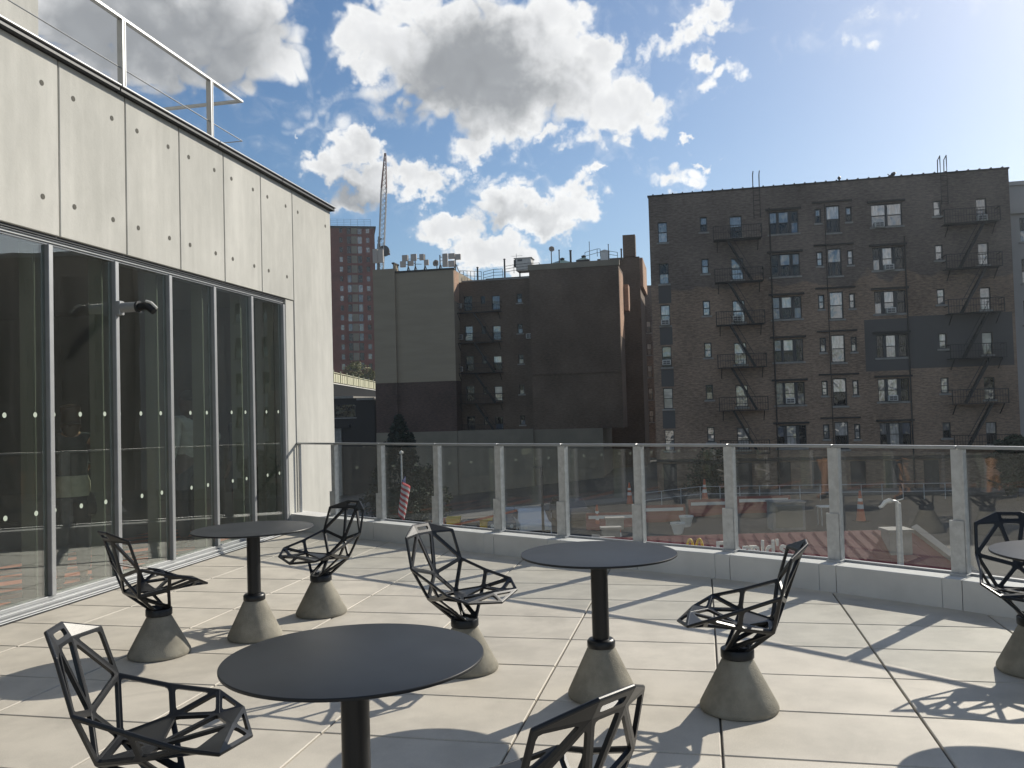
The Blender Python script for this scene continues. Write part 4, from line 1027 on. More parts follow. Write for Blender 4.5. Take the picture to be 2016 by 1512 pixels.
# --- elevated railway, low building, trees
vd = thing('elevated_railway', 'elevated railway viaduct with cream parapet panels beside the concrete building', 'viaduct', (-30, 150, 0))
A_ = EYE + ray(640, 752) * 140; B_ = EYE + ray(752, 775) * 205; zA_ = (A_.z + B_.z) / 2 + .9
P0 = V((A_.x, A_.y - 12, zA_ - .6)); P1 = V((B_.x, B_.y + 10, zA_ - .6)); dv = (P1 - P0).normalized(); nv = V((dv.y, -dv.x, 0)); Lv = (P1 - P0).length
b = MB(); b.obox((P0 + P1) / 2 + ZU * -1.3 - nv * 3, dv * Lv / 2, nv * 3, ZU * 1.2); 
for i in range(int(Lv / 9)): q = P0 + dv * (4 + 9 * i); b.obox(q + ZU * -6 - nv * 1, dv * .35, nv * .35, ZU * 4.5); b.obox(q + ZU * -6 - nv * 5, dv * .35, nv * .35, ZU * 4.5)
b.build('girder', MT['viaduct_dark'], vd)
b = MB(); b.obox((P0 + P1) / 2 + ZU * -.02, dv * Lv / 2, nv * .12, ZU * .07); b.build('ledge', MT['white_paint'], vd)
n = int(Lv / 2.1)
for i in range(n):
    q = P0 + dv * (2.1 * i + 1); b = MB(); b.obox(q + ZU * .95, dv * .82, nv * .06, ZU * .72); b.build('parapet_panel', MT['viaduct_panel'], vd)
b = MB()
for i in range(int(Lv / 6.3) + 1): q = P0 + dv * (6.3 * i); b.obox(q + ZU * 1.15 + nv * .1, dv * .09, nv * .09, ZU * 1.15)
b.obox((P0 + P1) / 2 + ZU * 1.9, dv * Lv / 2, nv * .05, ZU * .06); b.build('railing_posts', MT['viaduct_panel'], vd)
def leaf_tree(name, label, cat, base, h, rx_, crown0, m, nleaf, size, seed, conifer=False, group=None):
    t = thing(name, label, cat, base, group=group); r_ = random.Random(seed); base = V(base)
    b = MB(); b.tube([base, base + ZU * h * .5 + V((.1, 0, 0)), base + ZU * h * .93], max(.08, h * .022), 8, r2=.03)
    for i in range(10):
        f = .35 + .055 * i; a = r_.uniform(0, 6.28); L = rx_ * (1.05 - f if conifer else .75); q = base + ZU * h * f
        b.tube([q, q + V((math.cos(a) * L, math.sin(a) * L, -.05 * h if conifer else .12 * h))], .04, 5, r2=.015)
    b.build('trunk', MT['bark'], t)
    b = MB(); cl = []
    for i in range(70 if conifer else 46):
        if conifer:
            f = r_.random() ** .8; rr_ = rx_ * (1 - f) ** .85 * (.72 + .4 * r_.random()); a = r_.uniform(0, 6.28)
            cl.append((base + V((math.cos(a) * rr_ * .75, math.sin(a) * rr_ * .75, h * (crown0 + (1 - crown0) * f) - .12 * rr_)), .28 * rx_ * (1.15 - f) + .12))
        else:
            a = r_.uniform(0, 6.28); f = r_.random(); z = crown0 + (1 - crown0) * f; rr_ = rx_ * math.sin(math.pi * min(.97, .18 + .8 * f)) ** .7 * r_.random() ** .5
            cl.append((base + V((math.cos(a) * rr_, math.sin(a) * rr_, h * z)), rx_ * r_.uniform(.18, .36)))
    for i in range(nleaf):
        c, s = r_.choice(cl); d = V((r_.gauss(0, 1), r_.gauss(0, 1), r_.gauss(0, .7))); d = d.normalized() * s * r_.random() ** .4
        p = c + d; a = V((r_.gauss(0, 1), r_.gauss(0, 1), r_.gauss(0, .6))).normalized(); e = a.cross(V((r_.gauss(0, 1), r_.gauss(0, 1), r_.gauss(0, 1)))).normalized(); k = size * r_.uniform(.6, 1.3)
        b.poly([p - a * k, p + e * k * .45, p + a * k, p - e * k * .45])
    b.build('crown', MT[m], t, normals=False); return t
leaf_tree('leafy_tree', 'yellow green tree top behind the railway parapet', 'tree', at_y(700, 800, 215), 10.8, 4.2, .45, 'leafy', 2600, .32, 4)
leaf_tree('leafy_tree', 'smaller yellow green bush top at the right end of the railway parapet', 'tree', at_y(733, 800, 216), 9.0, 2.0, .5, 'leafy', 900, .3, 5)
FL = Fac((-21, 97), (23.7, -5.1))
lb = thing('low_building', 'low dark grey building with a single wide window below the railway', 'building', FL.pt(0, -8))
s0, s1 = FL.S(600, 800), FL.S(737, 800); zt = FL.Z(690, 784); h = (FL.S(659, 810), FL.S(700, 810), FL.Z(680, 822), FL.Z(680, 796))
b = MB(); wall_holes(b, FL, s0, s1, -10, zt, [h], depth=.3); FL.box(b, s0, s1, -10, zt - .3, -8, -.5); b.build('wall', MT['lintel'], lb, normals=False)
b = MB(); FL.box(b, s0, FL.S(698, 810), zt, zt + .22, -8, .3); FL.box(b, FL.S(704, 810), s1, zt - .25, zt - .05, -.1, .3); b.build('roof_edge', MT['stone'], lb)
window(FL, lb, *h, upper='paneC', lower='paneC')
b = MB(); FL.box(b, s0, FL.S(690, 810), FL.Z(680, 842), FL.Z(680, 836), .001, .5); b.build('canopy', MT['lintel'], lb)
b = MB(); FL.box(b, FL.S(640, 850), FL.S(673, 850), -10, FL.Z(660, 843), .001, .15); b.build('garage_door', MT['stone'], lb)
def on_ground(px_, d): p = at_y(px_, 900, d); p.z = ground_z(p.x, p.y); return p
p = on_ground(787, 70); leaf_tree('conifer', 'dark conifer in front of the painted tenement block', 'tree', p, EYE.z + .1 - p.z - .2, 3.3, .10, 'needle', 9000, .19, 8, True)
p = on_ground(838, 66); leaf_tree('shrub', 'dark rounded shrub right of the conifer', 'shrub', p, 4.0, 1.9, .1, 'bush', 3500, .15, 9)
p = on_ground(800, 64); leaf_tree('shrub', 'low dark shrub at the foot of the conifer', 'shrub', p, 2.6, 1.7, .05, 'bush', 2500, .15, 10)
p = on_ground(1400, 60.5); leaf_tree('shrub', 'dark shrub against the brown block under the left fire escape', 'shrub', p, 2.9, 1.9, .1, 'bush', 2600, .14, 12)
p = on_ground(2000, 52); leaf_tree('leafy_tree', 'dark tree low at the right edge in front of the pale building', 'tree', p, 3.7, 1.5, .2, 'bush', 5000, .18, 13)
# pavement along the block fronts
b = MB(); q0, q1 = FR.pt(sR0 - 34, -0, 3.2), FR.pt(sR1 + 20, 0, 3.2)
pts = []; N = 40
for i in range(N + 1):
    p = q0.lerp(q1, i / N); 
    for of, dz in ((0, 0), (0, .16), (-40, .16)):
        r_ = p + FR.n * of; pts.append((r_.x, r_.y, ground_z(p.x, p.y) + dz - (.3 if dz == 0 else 0)))
b.faces(pts, [(3*i+k, 3*i+3+k, 3*i+4+k, 3*i+1+k) for i in range(N) for k in (0, 1)]); struct(b.build('pavement', MT['pave']))

# --- more street wall to the right, out of the picture but mirrored in the glazing
q = FP_.pt(15.5, 0); FX = Fac(q[:2], (.93, -.36))
xb = thing('corner_building', 'dark brick corner building beyond the pale one, mirrored in the glazing', 'building', FX.pt(0, -6))
holes = [(2 + 3.2 * i, 3.3 + 3.2 * i, -2.6 + 3.1 * k, -.8 + 3.1 * k) for i in range(13) for k in range(6)]
b = MB(); wall_holes(b, FX, 0, 44, -7, 16.5, holes); FX.box(b, 0, 44, -7, 16, -14, -.5); b.build('wall', MT['brickM'], xb, normals=False)
b = MB(); FX.box(b, -.1, 44.1, 16.5, 16.9, -.6, .3); b.build('cornice', MT['stone'], xb)

# ------------------------------------------------------------------ the restaurant below, with its red roof
YR = 23.5
FS = Fac((2.0, YR), (1, 0))
zr = FS.Z(1450, 1051); sL = FS.S(1180, 1051); sRr = FS.S(1790, 1049)
th = R(37)
rs = thing('restaurant', 'low restaurant with a red metal roof sloping towards the terrace and white gable trim', 'restaurant', (6, YR, -6))
L = 4.6; dn = V((0, -math.cos(th), -math.sin(th))); nn = V((0, -math.sin(th), math.cos(th)))
a0, a1 = FS.pt(sL, zr), FS.pt(sRr, zr)
skew = V((-.9, 0, 0)), V((2.4, 0, 0))
b = MB(); q = [a0, a1, a1 + dn * L + skew[1], a0 + dn * L + skew[0]]
b.prism(q, nn * -.12)
n = 26
for i in range(n + 1):
    f = i / n; p0 = a0.lerp(a1, f) + nn * .006; p1 = q[3].lerp(q[2], f) + nn * .006; b.beam(p0, p1, .016, .008, up=nn)
b.build('roof', MT['redroof'], rs)
b = MB(); b.beam(a1 + nn * .05 + V((.1, 0, 0)), q[2] + nn * .05 + V((.1, 0, 0)), .22, .16, up=nn); b.beam(a0 + nn * .05 - V((.1, 0, 0)), q[3] + nn * .05 - V((.1, 0, 0)), .22, .16, up=nn); b.build('gable_trim', MT['stone'], rs)
b = MB(); b.prism([a0 + V((0, .02, 0)), a1 + V((0, .02, 0)), a1 + V((1.5, 3.4, -2.6)), a0 + V((-.9, 3.4, -2.6))], V((0, 0, -.12))); b.build('back_roof', MT['bitumen'], rs)
b = MB(); b.box(a0.x + .3, a1.x - .1, YR - 2.4, YR + 2.6, -7.2, zr - 2.75); b.build('wall', MT['stone'], rs)
sp = lambda x, y: FS.pt(*FS.px(x, y))
for x0, x1, y0, y1 in ((1300, 1312, 1056, 1086), (1450, 1460, 1058, 1086), (1602, 1612, 1052, 1086)):       # flat posts standing on the slope
    p = FS.px((x0 + x1) / 2, y0); w = abs(FS.S(x1, y0) - FS.S(x0, y0)) / 2
    b = MB(); b.box(FS.pt(*p).x - w, FS.pt(*p).x + w, YR - 1.30, YR - 1.24, p[1] - 1.35, p[1] - .02); b.build('sign_post', MT['white_paint'], rs)
pt_ = FS.px(1750, 1052); c = FS.pt(*pt_)
b = MB(); b.box(c.x - .30, c.x + .28, YR - .75, YR - .2, -6.5, zr + .02); b.box(c.x - .35, c.x + .33, YR - .80, YR - .15, zr + .021, zr + .10); b.build('chimney', MT['stone'], rs)
for x, y in ((1190, 1062), (1178, 1076), (1202, 1041), (1210, 1022)):
    p = at_y(x, y, YR - .6 + (1076 - y) * .06); b = MB(); b.box(p.x - .26, p.x + .26, p.y - .12, p.y + .12, p.z - .30, p.z); b.box(p.x - .3, p.x + .3, p.y - .16, p.y + .16, p.z + .001, p.z + .06); b.build('wall_cap', MT['stone'], rs)
# lettering on the front of the roof (a sign standing upright on the slope)
sg = thing('restaurant_sign', 'white raised lettering and yellow double arch standing on the red roof', 'sign', FS.pt(FS.S(1450, 1090), FS.Z(1450, 1100)))
FSG = Fac((2.0, YR - 1.55), (1, 0))
def text_mesh(txt, size, depth, name, m, parent, loc):
    cu = bpy.data.curves.new(name, 'FONT'); cu.body = txt; cu.size = size; cu.extrude = depth; cu.offset = .012; cu.space_character = 1.02
    o = bpy.data.objects.new(name + '_curve', cu); COL.objects.link(o)
    dg = bpy.context.evaluated_depsgraph_get(); me = bpy.data.meshes.new_from_object(o.evaluated_get(dg)); me.name = name
    bpy.data.objects.remove(o); bpy.data.curves.remove(cu)
    me.transform(Matrix.Translation(loc - parent.location) @ Matrix.Rotation(R(90), 4, 'X')); me.materials.clear(); me.materials.append(m)
    r = bpy.data.objects.new(name, me); COL.objects.link(r); r.parent = parent; return r
pz = FSG.px(1391, 1075); size_ = .0
capz = pz[1]; H_ = .36
x_ = FSG.pt(*pz).x; x_end = FSG.pt(*FSG.px(1548, 1085)).x
lo = text_mesh("cDonald's", .58, .03, 'lettering', MT['white_paint'], sg, V((x_, YR - 1.55, capz - .30)))
ext = [v.co.x for v in lo.data.vertices]; sx = (x_end - x_) / (max(ext) - min(ext)); mn = min(ext)
for v in lo.data.vertices: v.co.x = mn + (v.co.x - mn) * sx
b = MB(); aw = FSG.pt(*FSG.px(1386, 1064)).x - FSG.pt(*FSG.px(1349, 1064)).x; ax = FSG.pt(*FSG.px(1349, 1064)).x; az = FSG.Z(1367, 1060)
for k in range(2):
    b.tube([V((ax + aw * (.25 + .5 * k) - math.cos(t) * aw * .215, YR - 1.55, az - .62 + .60 * math.sin(t) ** .8)) for t in [math.pi * i / 16 for i in range(17)]], .032, 8)
b.build('double_arch', MT['yellow'], sg, smooth=50)

# ------------------------------------------------------------------ street things beyond the glass
# street lamp right
def lamp_y(px_, py_, d): return at_y(px_, py_, d)
D_ = 19.; tp = lamp_y(1768, 990, D_)
sl = thing('street_lamp', 'silver lamp post with a curved arm and bright head standing beyond the railing', 'street lamp', (tp.x, tp.y, ground_z(tp.x, tp.y)))
b = MB(); b.tube([V((tp.x, tp.y, ground_z(tp.x, tp.y) - .2)), tp], .085, 12, r2=.06); b.build('post', MT['steel'], sl, smooth=40)
e = lamp_y(1736, 997, D_); m1 = lamp_y(1752, 985.5, D_)
b = MB(); b.tube([tp, lamp_y(1763, 987, D_), m1, lamp_y(1745, 987, D_)], .028, 8); b.build('arm', MT['steel'], sl, smooth=40)
b = MB(); b.tube([m1, lamp_y(1743, 988, D_), e, lamp_y(1731, 999, D_)], .055, 10, r2=.03); b.build('lamp_head', MT['white_paint'], sl, smooth=40)
b = MB(); b.beam(lamp_y(1750, 990, D_), lamp_y(1778, 982, D_), .02, .02); b.beam(lamp_y(1766, 990, D_), lamp_y(1753, 982, D_), .02, .02); b.build('stay_wire', MT['white_paint'], sl)
D_ = 46.; tp = lamp_y(1066, 921, D_); g0 = V((tp.x, tp.y, ground_z(tp.x, tp.y)))
sl = thing('street_lamp', 'dark slim lamp post with a flat head in front of the beige base wall', 'street lamp', g0)
b = MB(); b.tube([g0, tp], .075, 10); b.build('post', MT['iron'], sl, smooth=40)
b = MB(); b.box(tp.x - .42, tp.x + .08, tp.y - .1, tp.y + .1, tp.z, tp.z + .1); b.build('lamp_head', MT['iron'], sl)
# flag on its pole
D_ = 32.; p0 = lamp_y(790, 889, D_); g0 = V((p0.x, p0.y, ground_z(p0.x, p0.y)))
fl = thing('flagpole', 'pale slim flagpole with a round finial in front of the conifer', 'flagpole', g0)
b = MB(); b.tube([g0, p0 - V((0, 0, .12))], .045, 8, r2=.03); b.build('pole', MT['steel'], fl); b = MB(); b.lathe([(.01, -.08), (.075, -.03), (.075, .03), (.01, .08)], 12, p0 - V((0, 0, .04))); b.build('finial', MT['white_paint'], fl, smooth=60)
def flag_mat():
    m = mat('flag_cloth', (.6, .6, .6), .8); t = m.node_tree; a = t.nodes.new('ShaderNodeUVMap'); s = t.nodes.new('ShaderNodeSeparateXYZ'); t.links.new(a.outputs[0], s.inputs[0])
    k = mth(t, 'LESS_THAN', mth(t, 'FRACT', mth(t, 'MULTIPLY', s.outputs[1], 6.5)), .5)
    c = mixc(t, k, (.55, .53, .52), (.42, .04, .05)); can = mth(t, 'MULTIPLY', mth(t, 'LESS_THAN', s.outputs[0], .40), mth(t, 'GREATER_THAN', s.outputs[1], .46))
    t.links.new(mixc(t, can, c, (.03, .04, .13)), t.nodes['Principled BSDF'].inputs['Base Color']); return m
fo = thing('flag', 'red and white striped flag hanging slack from the flagpole', 'flag', p0)
nu, nv = 16, 14; pts = []; fs = []; uvs = []
top = lamp_y(799, 938, D_); bot = lamp_y(783, 985, D_)
for j in range(nv + 1):
    for i in range(nu + 1):
        u, v = i / nu, j / nv
        # hoist along the pole, fly end sagging in folds
        h0 = lamp_y(791, 938, D_).lerp(lamp_y(787, 992, D_), 1 - v)
        c = lamp_y(803, 948, D_).lerp(lamp_y(790, 1012, D_), 1 - v)
        p = h0.lerp(c, math.sin(u * 1.4)) + V((.10 * math.sin(u * 9 + v), .16 * math.sin(u * 7 + 2 * v), -.38 * u * u))
        pts.append(p); uvs.append((u, v))
b = MB(); b.faces(pts, [(j*(nu+1)+i, j*(nu+1)+i+1, (j+1)*(nu+1)+i+1, (j+1)*(nu+1)+i) for j in range(nv) for i in range(nu)])
o = b.build('cloth', flag_mat(), fo, smooth=80, normals=False); uv = o.data.uv_layers.new(name='UVMap')
for l in o.data.loops: uv.data[l.index].uv = uvs[l.vertex_index]
sd = o.modifiers.new('thickness', 'SOLIDIFY'); sd.thickness = .012
# cars
def car(px_, d, rz, paint, label, w=1.85, ln=4.6, h=1.62):
    p = at_y(px_, 1000, d); p.z = ground_z(p.x, p.y) + .01
    t = thing('parked_car', label, 'car', p, rz, group='cars parked in the lot', wp=False)
    prof = [(-ln/2, .35), (-ln/2 + .03, .85), (-ln/2 + .12, .98), (-ln/2 + 1.15, 1.04), (-ln/2 + 1.75, h - .1), (-ln/2 + 2.2, h), (ln/2 - .9, h - .04), (ln/2 - .22, 1.02), (ln/2 - .05, .9), (ln/2, .40), (ln/2 - .2, .26), (-ln/2 + .2, .26)]
    b = MB(); pts = []
    for sx, k in ((-1, 1.), (1, 1.)):
        for y, z in prof: pts.append(V((sx * (w/2 - (.16 * max(0, z - .95) / (h - .95))), y, z)))
    n = len(prof); b.faces(pts, [tuple(range(n)), tuple(range(2*n-1, n-1, -1))] + [(i, n+i, n+(i+1)%n, (i+1)%n) for i in range(n)])
    o = b.build('body', paint, t); bevel(o, .06, 3, 20)
    def pan(name, q, m=MT['carglass'], th=.02):
        b = MB(); nr = (V(q[1]) - V(q[0])).cross(V(q[2]) - V(q[0])).normalized(); b.prism([V(x) + nr * .004 for x in q], nr * th); b.build(name, m, t)
    y0, y1 = -ln/2 + 1.22, -ln/2 + 1.74; ww = w/2 - .14
    pan('windscreen', [(ww, y0, 1.08), (-ww, y0, 1.08), (-ww + .12, y1 - .04, h - .16), (ww - .12, y1 - .04, h - .16)][::1])
    pan('rear_window', [(-ww, ln/2 - .27, 1.10), (ww, ln/2 - .27, 1.10), (ww - .1, ln/2 - .80, h - .14), (-ww + .1, ln/2 - .80, h - .14)])
    for s in (-1, 1):
        x = s * (w/2 - .015); xx = s * (w/2 - .125); q = [(x, -ln/2 + 1.5, 1.05), (x, ln/2 - .6, 1.06), (xx, ln/2 - 1.0, h - .14), (xx, -ln/2 + 1.95, h - .14)]
        pan('side_window', q if s > 0 else q[::-1])
        b = MB(); b.tube([V((s * (w/2 - .32), -ln/2 - .012, .72)), V((s * (w/2 - .32), -ln/2 + .1, .74))], .11, 12); b.build('headlight', MT['white_paint'], t)
        b = MB(); b.box(s * (w/2 - .28) - .12, s * (w/2 - .28) + .12, ln/2 - .06, ln/2 + .006, .70, .92); b.build('tail_light', MT['redplastic'], t)
        for y in (-ln/2 + .88, ln/2 - .86):
            b = MB(); b.tube([V((s * (w/2 - .22), y, .33)), V((s * (w/2 + .012), y, .33))], .33, 20); wh = b.build('wheel', MT['rubber'], t, smooth=40)
            b = MB(); b.tube([V((s * (w/2 + .013), y, .33)), V((s * (w/2 + .022), y, .33))], .20, 14); b.build('rim', MT['steel'], wh)
    b = MB(); b.box(-w/2 + .1, w/2 - .1, -ln/2 - .03, -ln/2 + .1, .38, .56); b.build('bumper', MT['rubber'], t); return t
cw = mat('white_car_paint', (.55, .55, .54), .3, coat=.6); cd = mat('dark_car_paint', (.03, .032, .036), .3, coat=.6); cg = mat('grey_car_paint', (.10, .105, .11), .3, coat=.6)
car(1044, 52, .12, cw, 'white sport utility car parked nose on beyond the railing')
car(1006, 54, -.25, cg, 'grey car parked left of the white one')
car(1122, 55, .15, cd, 'dark car parked right of the white one')
# traffic cones and barriers
def cone(px_, d, h, label):
    p = on_ground(px_, d); t = thing('traffic_cone', label, 'traffic cone', p, group='orange traffic cones in the lot')
    k = h; b = MB(); b.box(p.x - .2*k, p.x + .2*k, p.y - .2*k, p.y + .2*k, p.z, p.z + .05); b.build('base_plate', MT['rubber'], t)
    b = MB(); b.lathe([(.15*k, .051), (.035*k, h)], 16, p); o = b.build('cone', MT['orange'], t, smooth=50)
    for f0, f1 in ((.42, .56), (.66, .76)):
        r0, r1 = (.15 - .115 * f0) * k + .004, (.15 - .115 * f1) * k + .004; b = MB(); b.lathe([(r0, h * f0), (r1, h * f1)], 16, p); b.build('reflective_band', MT['white_paint'], o, smooth=50)
for px_, d, h, lab in ((1213, 43, 1.5, 'orange traffic cone nearest the left end of the red barriers'), (1172, 50, 1.5, 'orange traffic cone farther left behind the low wall caps'), (1237, 60, 1.5, 'distant orange traffic cone in the gap between the two blocks'),
                       (1385, 56, 1.5, 'orange traffic cone in front of the brown block, left of the crate'), (1690, 45, 1.6, 'orange traffic cone beside the silver lamp post')): cone(px_, d, h, lab)
for i, (x0, x1) in enumerate(((1150, 1245), (1262, 1345), (1352, 1440), (1446, 1552))):
    q0, q1 = on_ground(x0, 50), on_ground(x1, 50); t = thing('road_barrier', ('red plastic barrier at the left end of the row', 'red plastic barrier second from the left in the row', 'red plastic barrier second from the right in the row', 'red plastic barrier at the right end of the row')[i], 'barrier', (q0 + q1) / 2, group='row of red plastic barriers')
    b = MB(); mid = (q0 + q1) / 2; ax_ = (q1 - q0) / 2; ax_.z = 0; b.prism([mid + V((0, y, z)) - ax_ for y, z in ((-.28, 0), (-.28, .18), (-.12, .4), (-.10, .95), (.10, .95), (.12, .4), (.28, .18), (.28, 0))], ax_ * 2); b.build('body', MT['redplastic'], t)
    b = MB(); b.box(mid.x - ax_.x * .9, mid.x + ax_.x * .9, mid.y - .125, mid.y - .103, mid.z + .62, mid.z + .80); b.build('reflective_band', MT['white_paint'], t)
for px_, d, lab in ((1330, 45, 'round white planter standing in front'), (1347, 47, 'round white planter standing slightly behind the other')):
    p = on_ground(px_, d); t = thing('planter', lab, 'planter', p, group='white planters in the lot'); b = MB(); b.lathe([(.22, 0), (.36, .5), (.40, .52), (.40, .60), (.34, .60), (.32, .5)], 20, p); b.build('pot', MT['white_paint'], t, smooth=40); b = MB(); b.lathe([(.3, .501), (.1, .56)], 14, p); b.build('soil', MT['bark'], t)
p = on_ground(1543, 43); t = thing('utility_cabinet', 'grey utility cabinet with a framed door standing in the lot', 'cabinet', p)
b = MB(); b.box(p.x - .8, p.x + .8, p.y - .5, p.y + .5, p.z, p.z + 1.35); bevel(b.build('body', MT['stone'], t), .02); b = MB(); b.box(p.x - .66, p.x + .66, p.y - .53, p.y - .501, p.z + .15, p.z + 1.2); b.build('door', MT['beige'], t); b = MB(); b.box(p.x - .85, p.x + .85, p.y - .56, p.y + .55, p.z + 1.351, p.z + 1.42); b.build('lid', MT['stone'], t)
p = on_ground(1628, 44); t = thing('work_table', 'white folding table standing in the lot', 'table', p)
b = MB(); b.box(p.x - .55, p.x + .55, p.y - .35, p.y + .35, p.z + .93, p.z + .98); b.build('tabletop', MT['white_paint'], t)
for sx in (-1, 1):
    for sy in (-1, 1): b = MB(); b.tube([p + V((sx * .48, sy * .28, 0)), p + V((sx * .48, sy * .28, .929))], .025, 6); b.build('leg', MT['steel'], t)
# yellow plant on a flat trailer, left
p = on_ground(925, 53); t = thing('flatbed_trailer', 'flat trailer loaded with yellow and orange building material', 'trailer', p)
b = MB(); b.box(p.x - 2.6, p.x + 2.6, p.y - .9, p.y + .9, p.z + .65, p.z + .80); b.build('deck', MT['redplastic'], t)
for i, (x, w_, h_, m) in enumerate(((-2.0, .5, .5, 'orange'), (-1.1, .55, .6, 'yellow'), (-.1, .6, .35, 'stone'), (.9, .5, .45, 'yellow'), (1.8, .6, .3, 'orange'))):
    o = thing('material_crate', ('orange crate at the left end of the flat trailer', 'tall yellow crate on the flat trailer', 'grey crate in the middle of the flat trailer', 'lower yellow crate on the flat trailer', 'flat orange crate at the right end of the trailer')[i], 'crate', p + V((x, 0, .801)), group='crates on the flat trailer')
    b = MB(); b.box(p.x + x - w_ * .75, p.x + x + w_ * .75, p.y - .6, p.y + .6, p.z + .801, p.z + .801 + h_); bevel(b.build('box', MT[m], o), .03); b = MB(); b.box(p.x + x - w_ * .8, p.x + x + w_ * .8, p.y - .65, p.y + .65, p.z + .802 + h_, p.z + .86 + h_); b.build('lid', MT[m], o)
for x in (-1.6, 1.6):
    for sy in (-1, 1): b = MB(); b.tube([p + V((x, sy * .95, .33)), p + V((x, sy * .7, .33))], .33, 16); wh = b.build('wheel', MT['rubber'], t); b = MB(); b.tube([p + V((x, sy * .951, .33)), p + V((x, sy * .96, .33))], .18, 12); b.build('rim', MT['steel'], wh)
b = MB(); b.beam(p + V((-2.6, 0, .6)), p + V((-4.2, 0, .45)), .1, .1); b.build('tow_bar', MT['darksteel'], t)
b = MB(); b.beam(p + V((-2.6, -.95, .78)), p + V((2.9, -.95, 1.9)), .12, .12); b.build('ramp_rail', MT['orange'], t)
# pipe fence along the pavement
q0, q1 = on_ground(1262, 57), on_ground(1900, 54); fn = thing('pipe_fence', 'low grey pipe fence along the far side of the lot', 'fence', q0); b = MB()
for i in range(17):
    p = q0.lerp(q1, i / 16); p.z = ground_z(p.x, p.y); b.tube([p, p + ZU * 1.0], .03, 6)
o = b.build('posts', MT['steel'], fn)
b = MB()
for z in (.5, .98): b.tube([V((p.x, p.y, ground_z(p.x, p.y) + z)) for p in [q0.lerp(q1, i / 16) for i in range(17)]], .025, 6)
b.build('rail', MT['steel'], fn)

# ------------------------------------------------------------------ people
def skin_mesh(name, verts, edges, radii, m, parent, sub=2, root=0):
    me = bpy.data.meshes.new(name); me.from_pydata([tuple(v) for v in verts], edges, []); me.materials.append(m)
    o = bpy.data.objects.new(name, me); COL.objects.link(o); o.parent = parent
    o.modifiers.new('skin', 'SKIN')
    for i, r in enumerate(radii):
        sv = me.skin_vertices[0].data[i]; sv.radius = r if isinstance(r, tuple) else (r, r); sv.use_root = (i == root)
    o.modifiers['skin'].use_smooth_shade = True
    s = o.modifiers.new('subdivision', 'SUBSURF'); s.levels = sub; s.render_levels = sub
    return o
SKIN = {k: mat('skin_' + k, c, .55) for k, c in (('tan', (.38, .20, .11)), ('brown', (.10, .055, .035)), ('light', (.48, .30, .22)))}
def cloth(name, c, var=.15): return mat(name, c, .85, var=var, vscale=14, bump=.3, bscale=18)
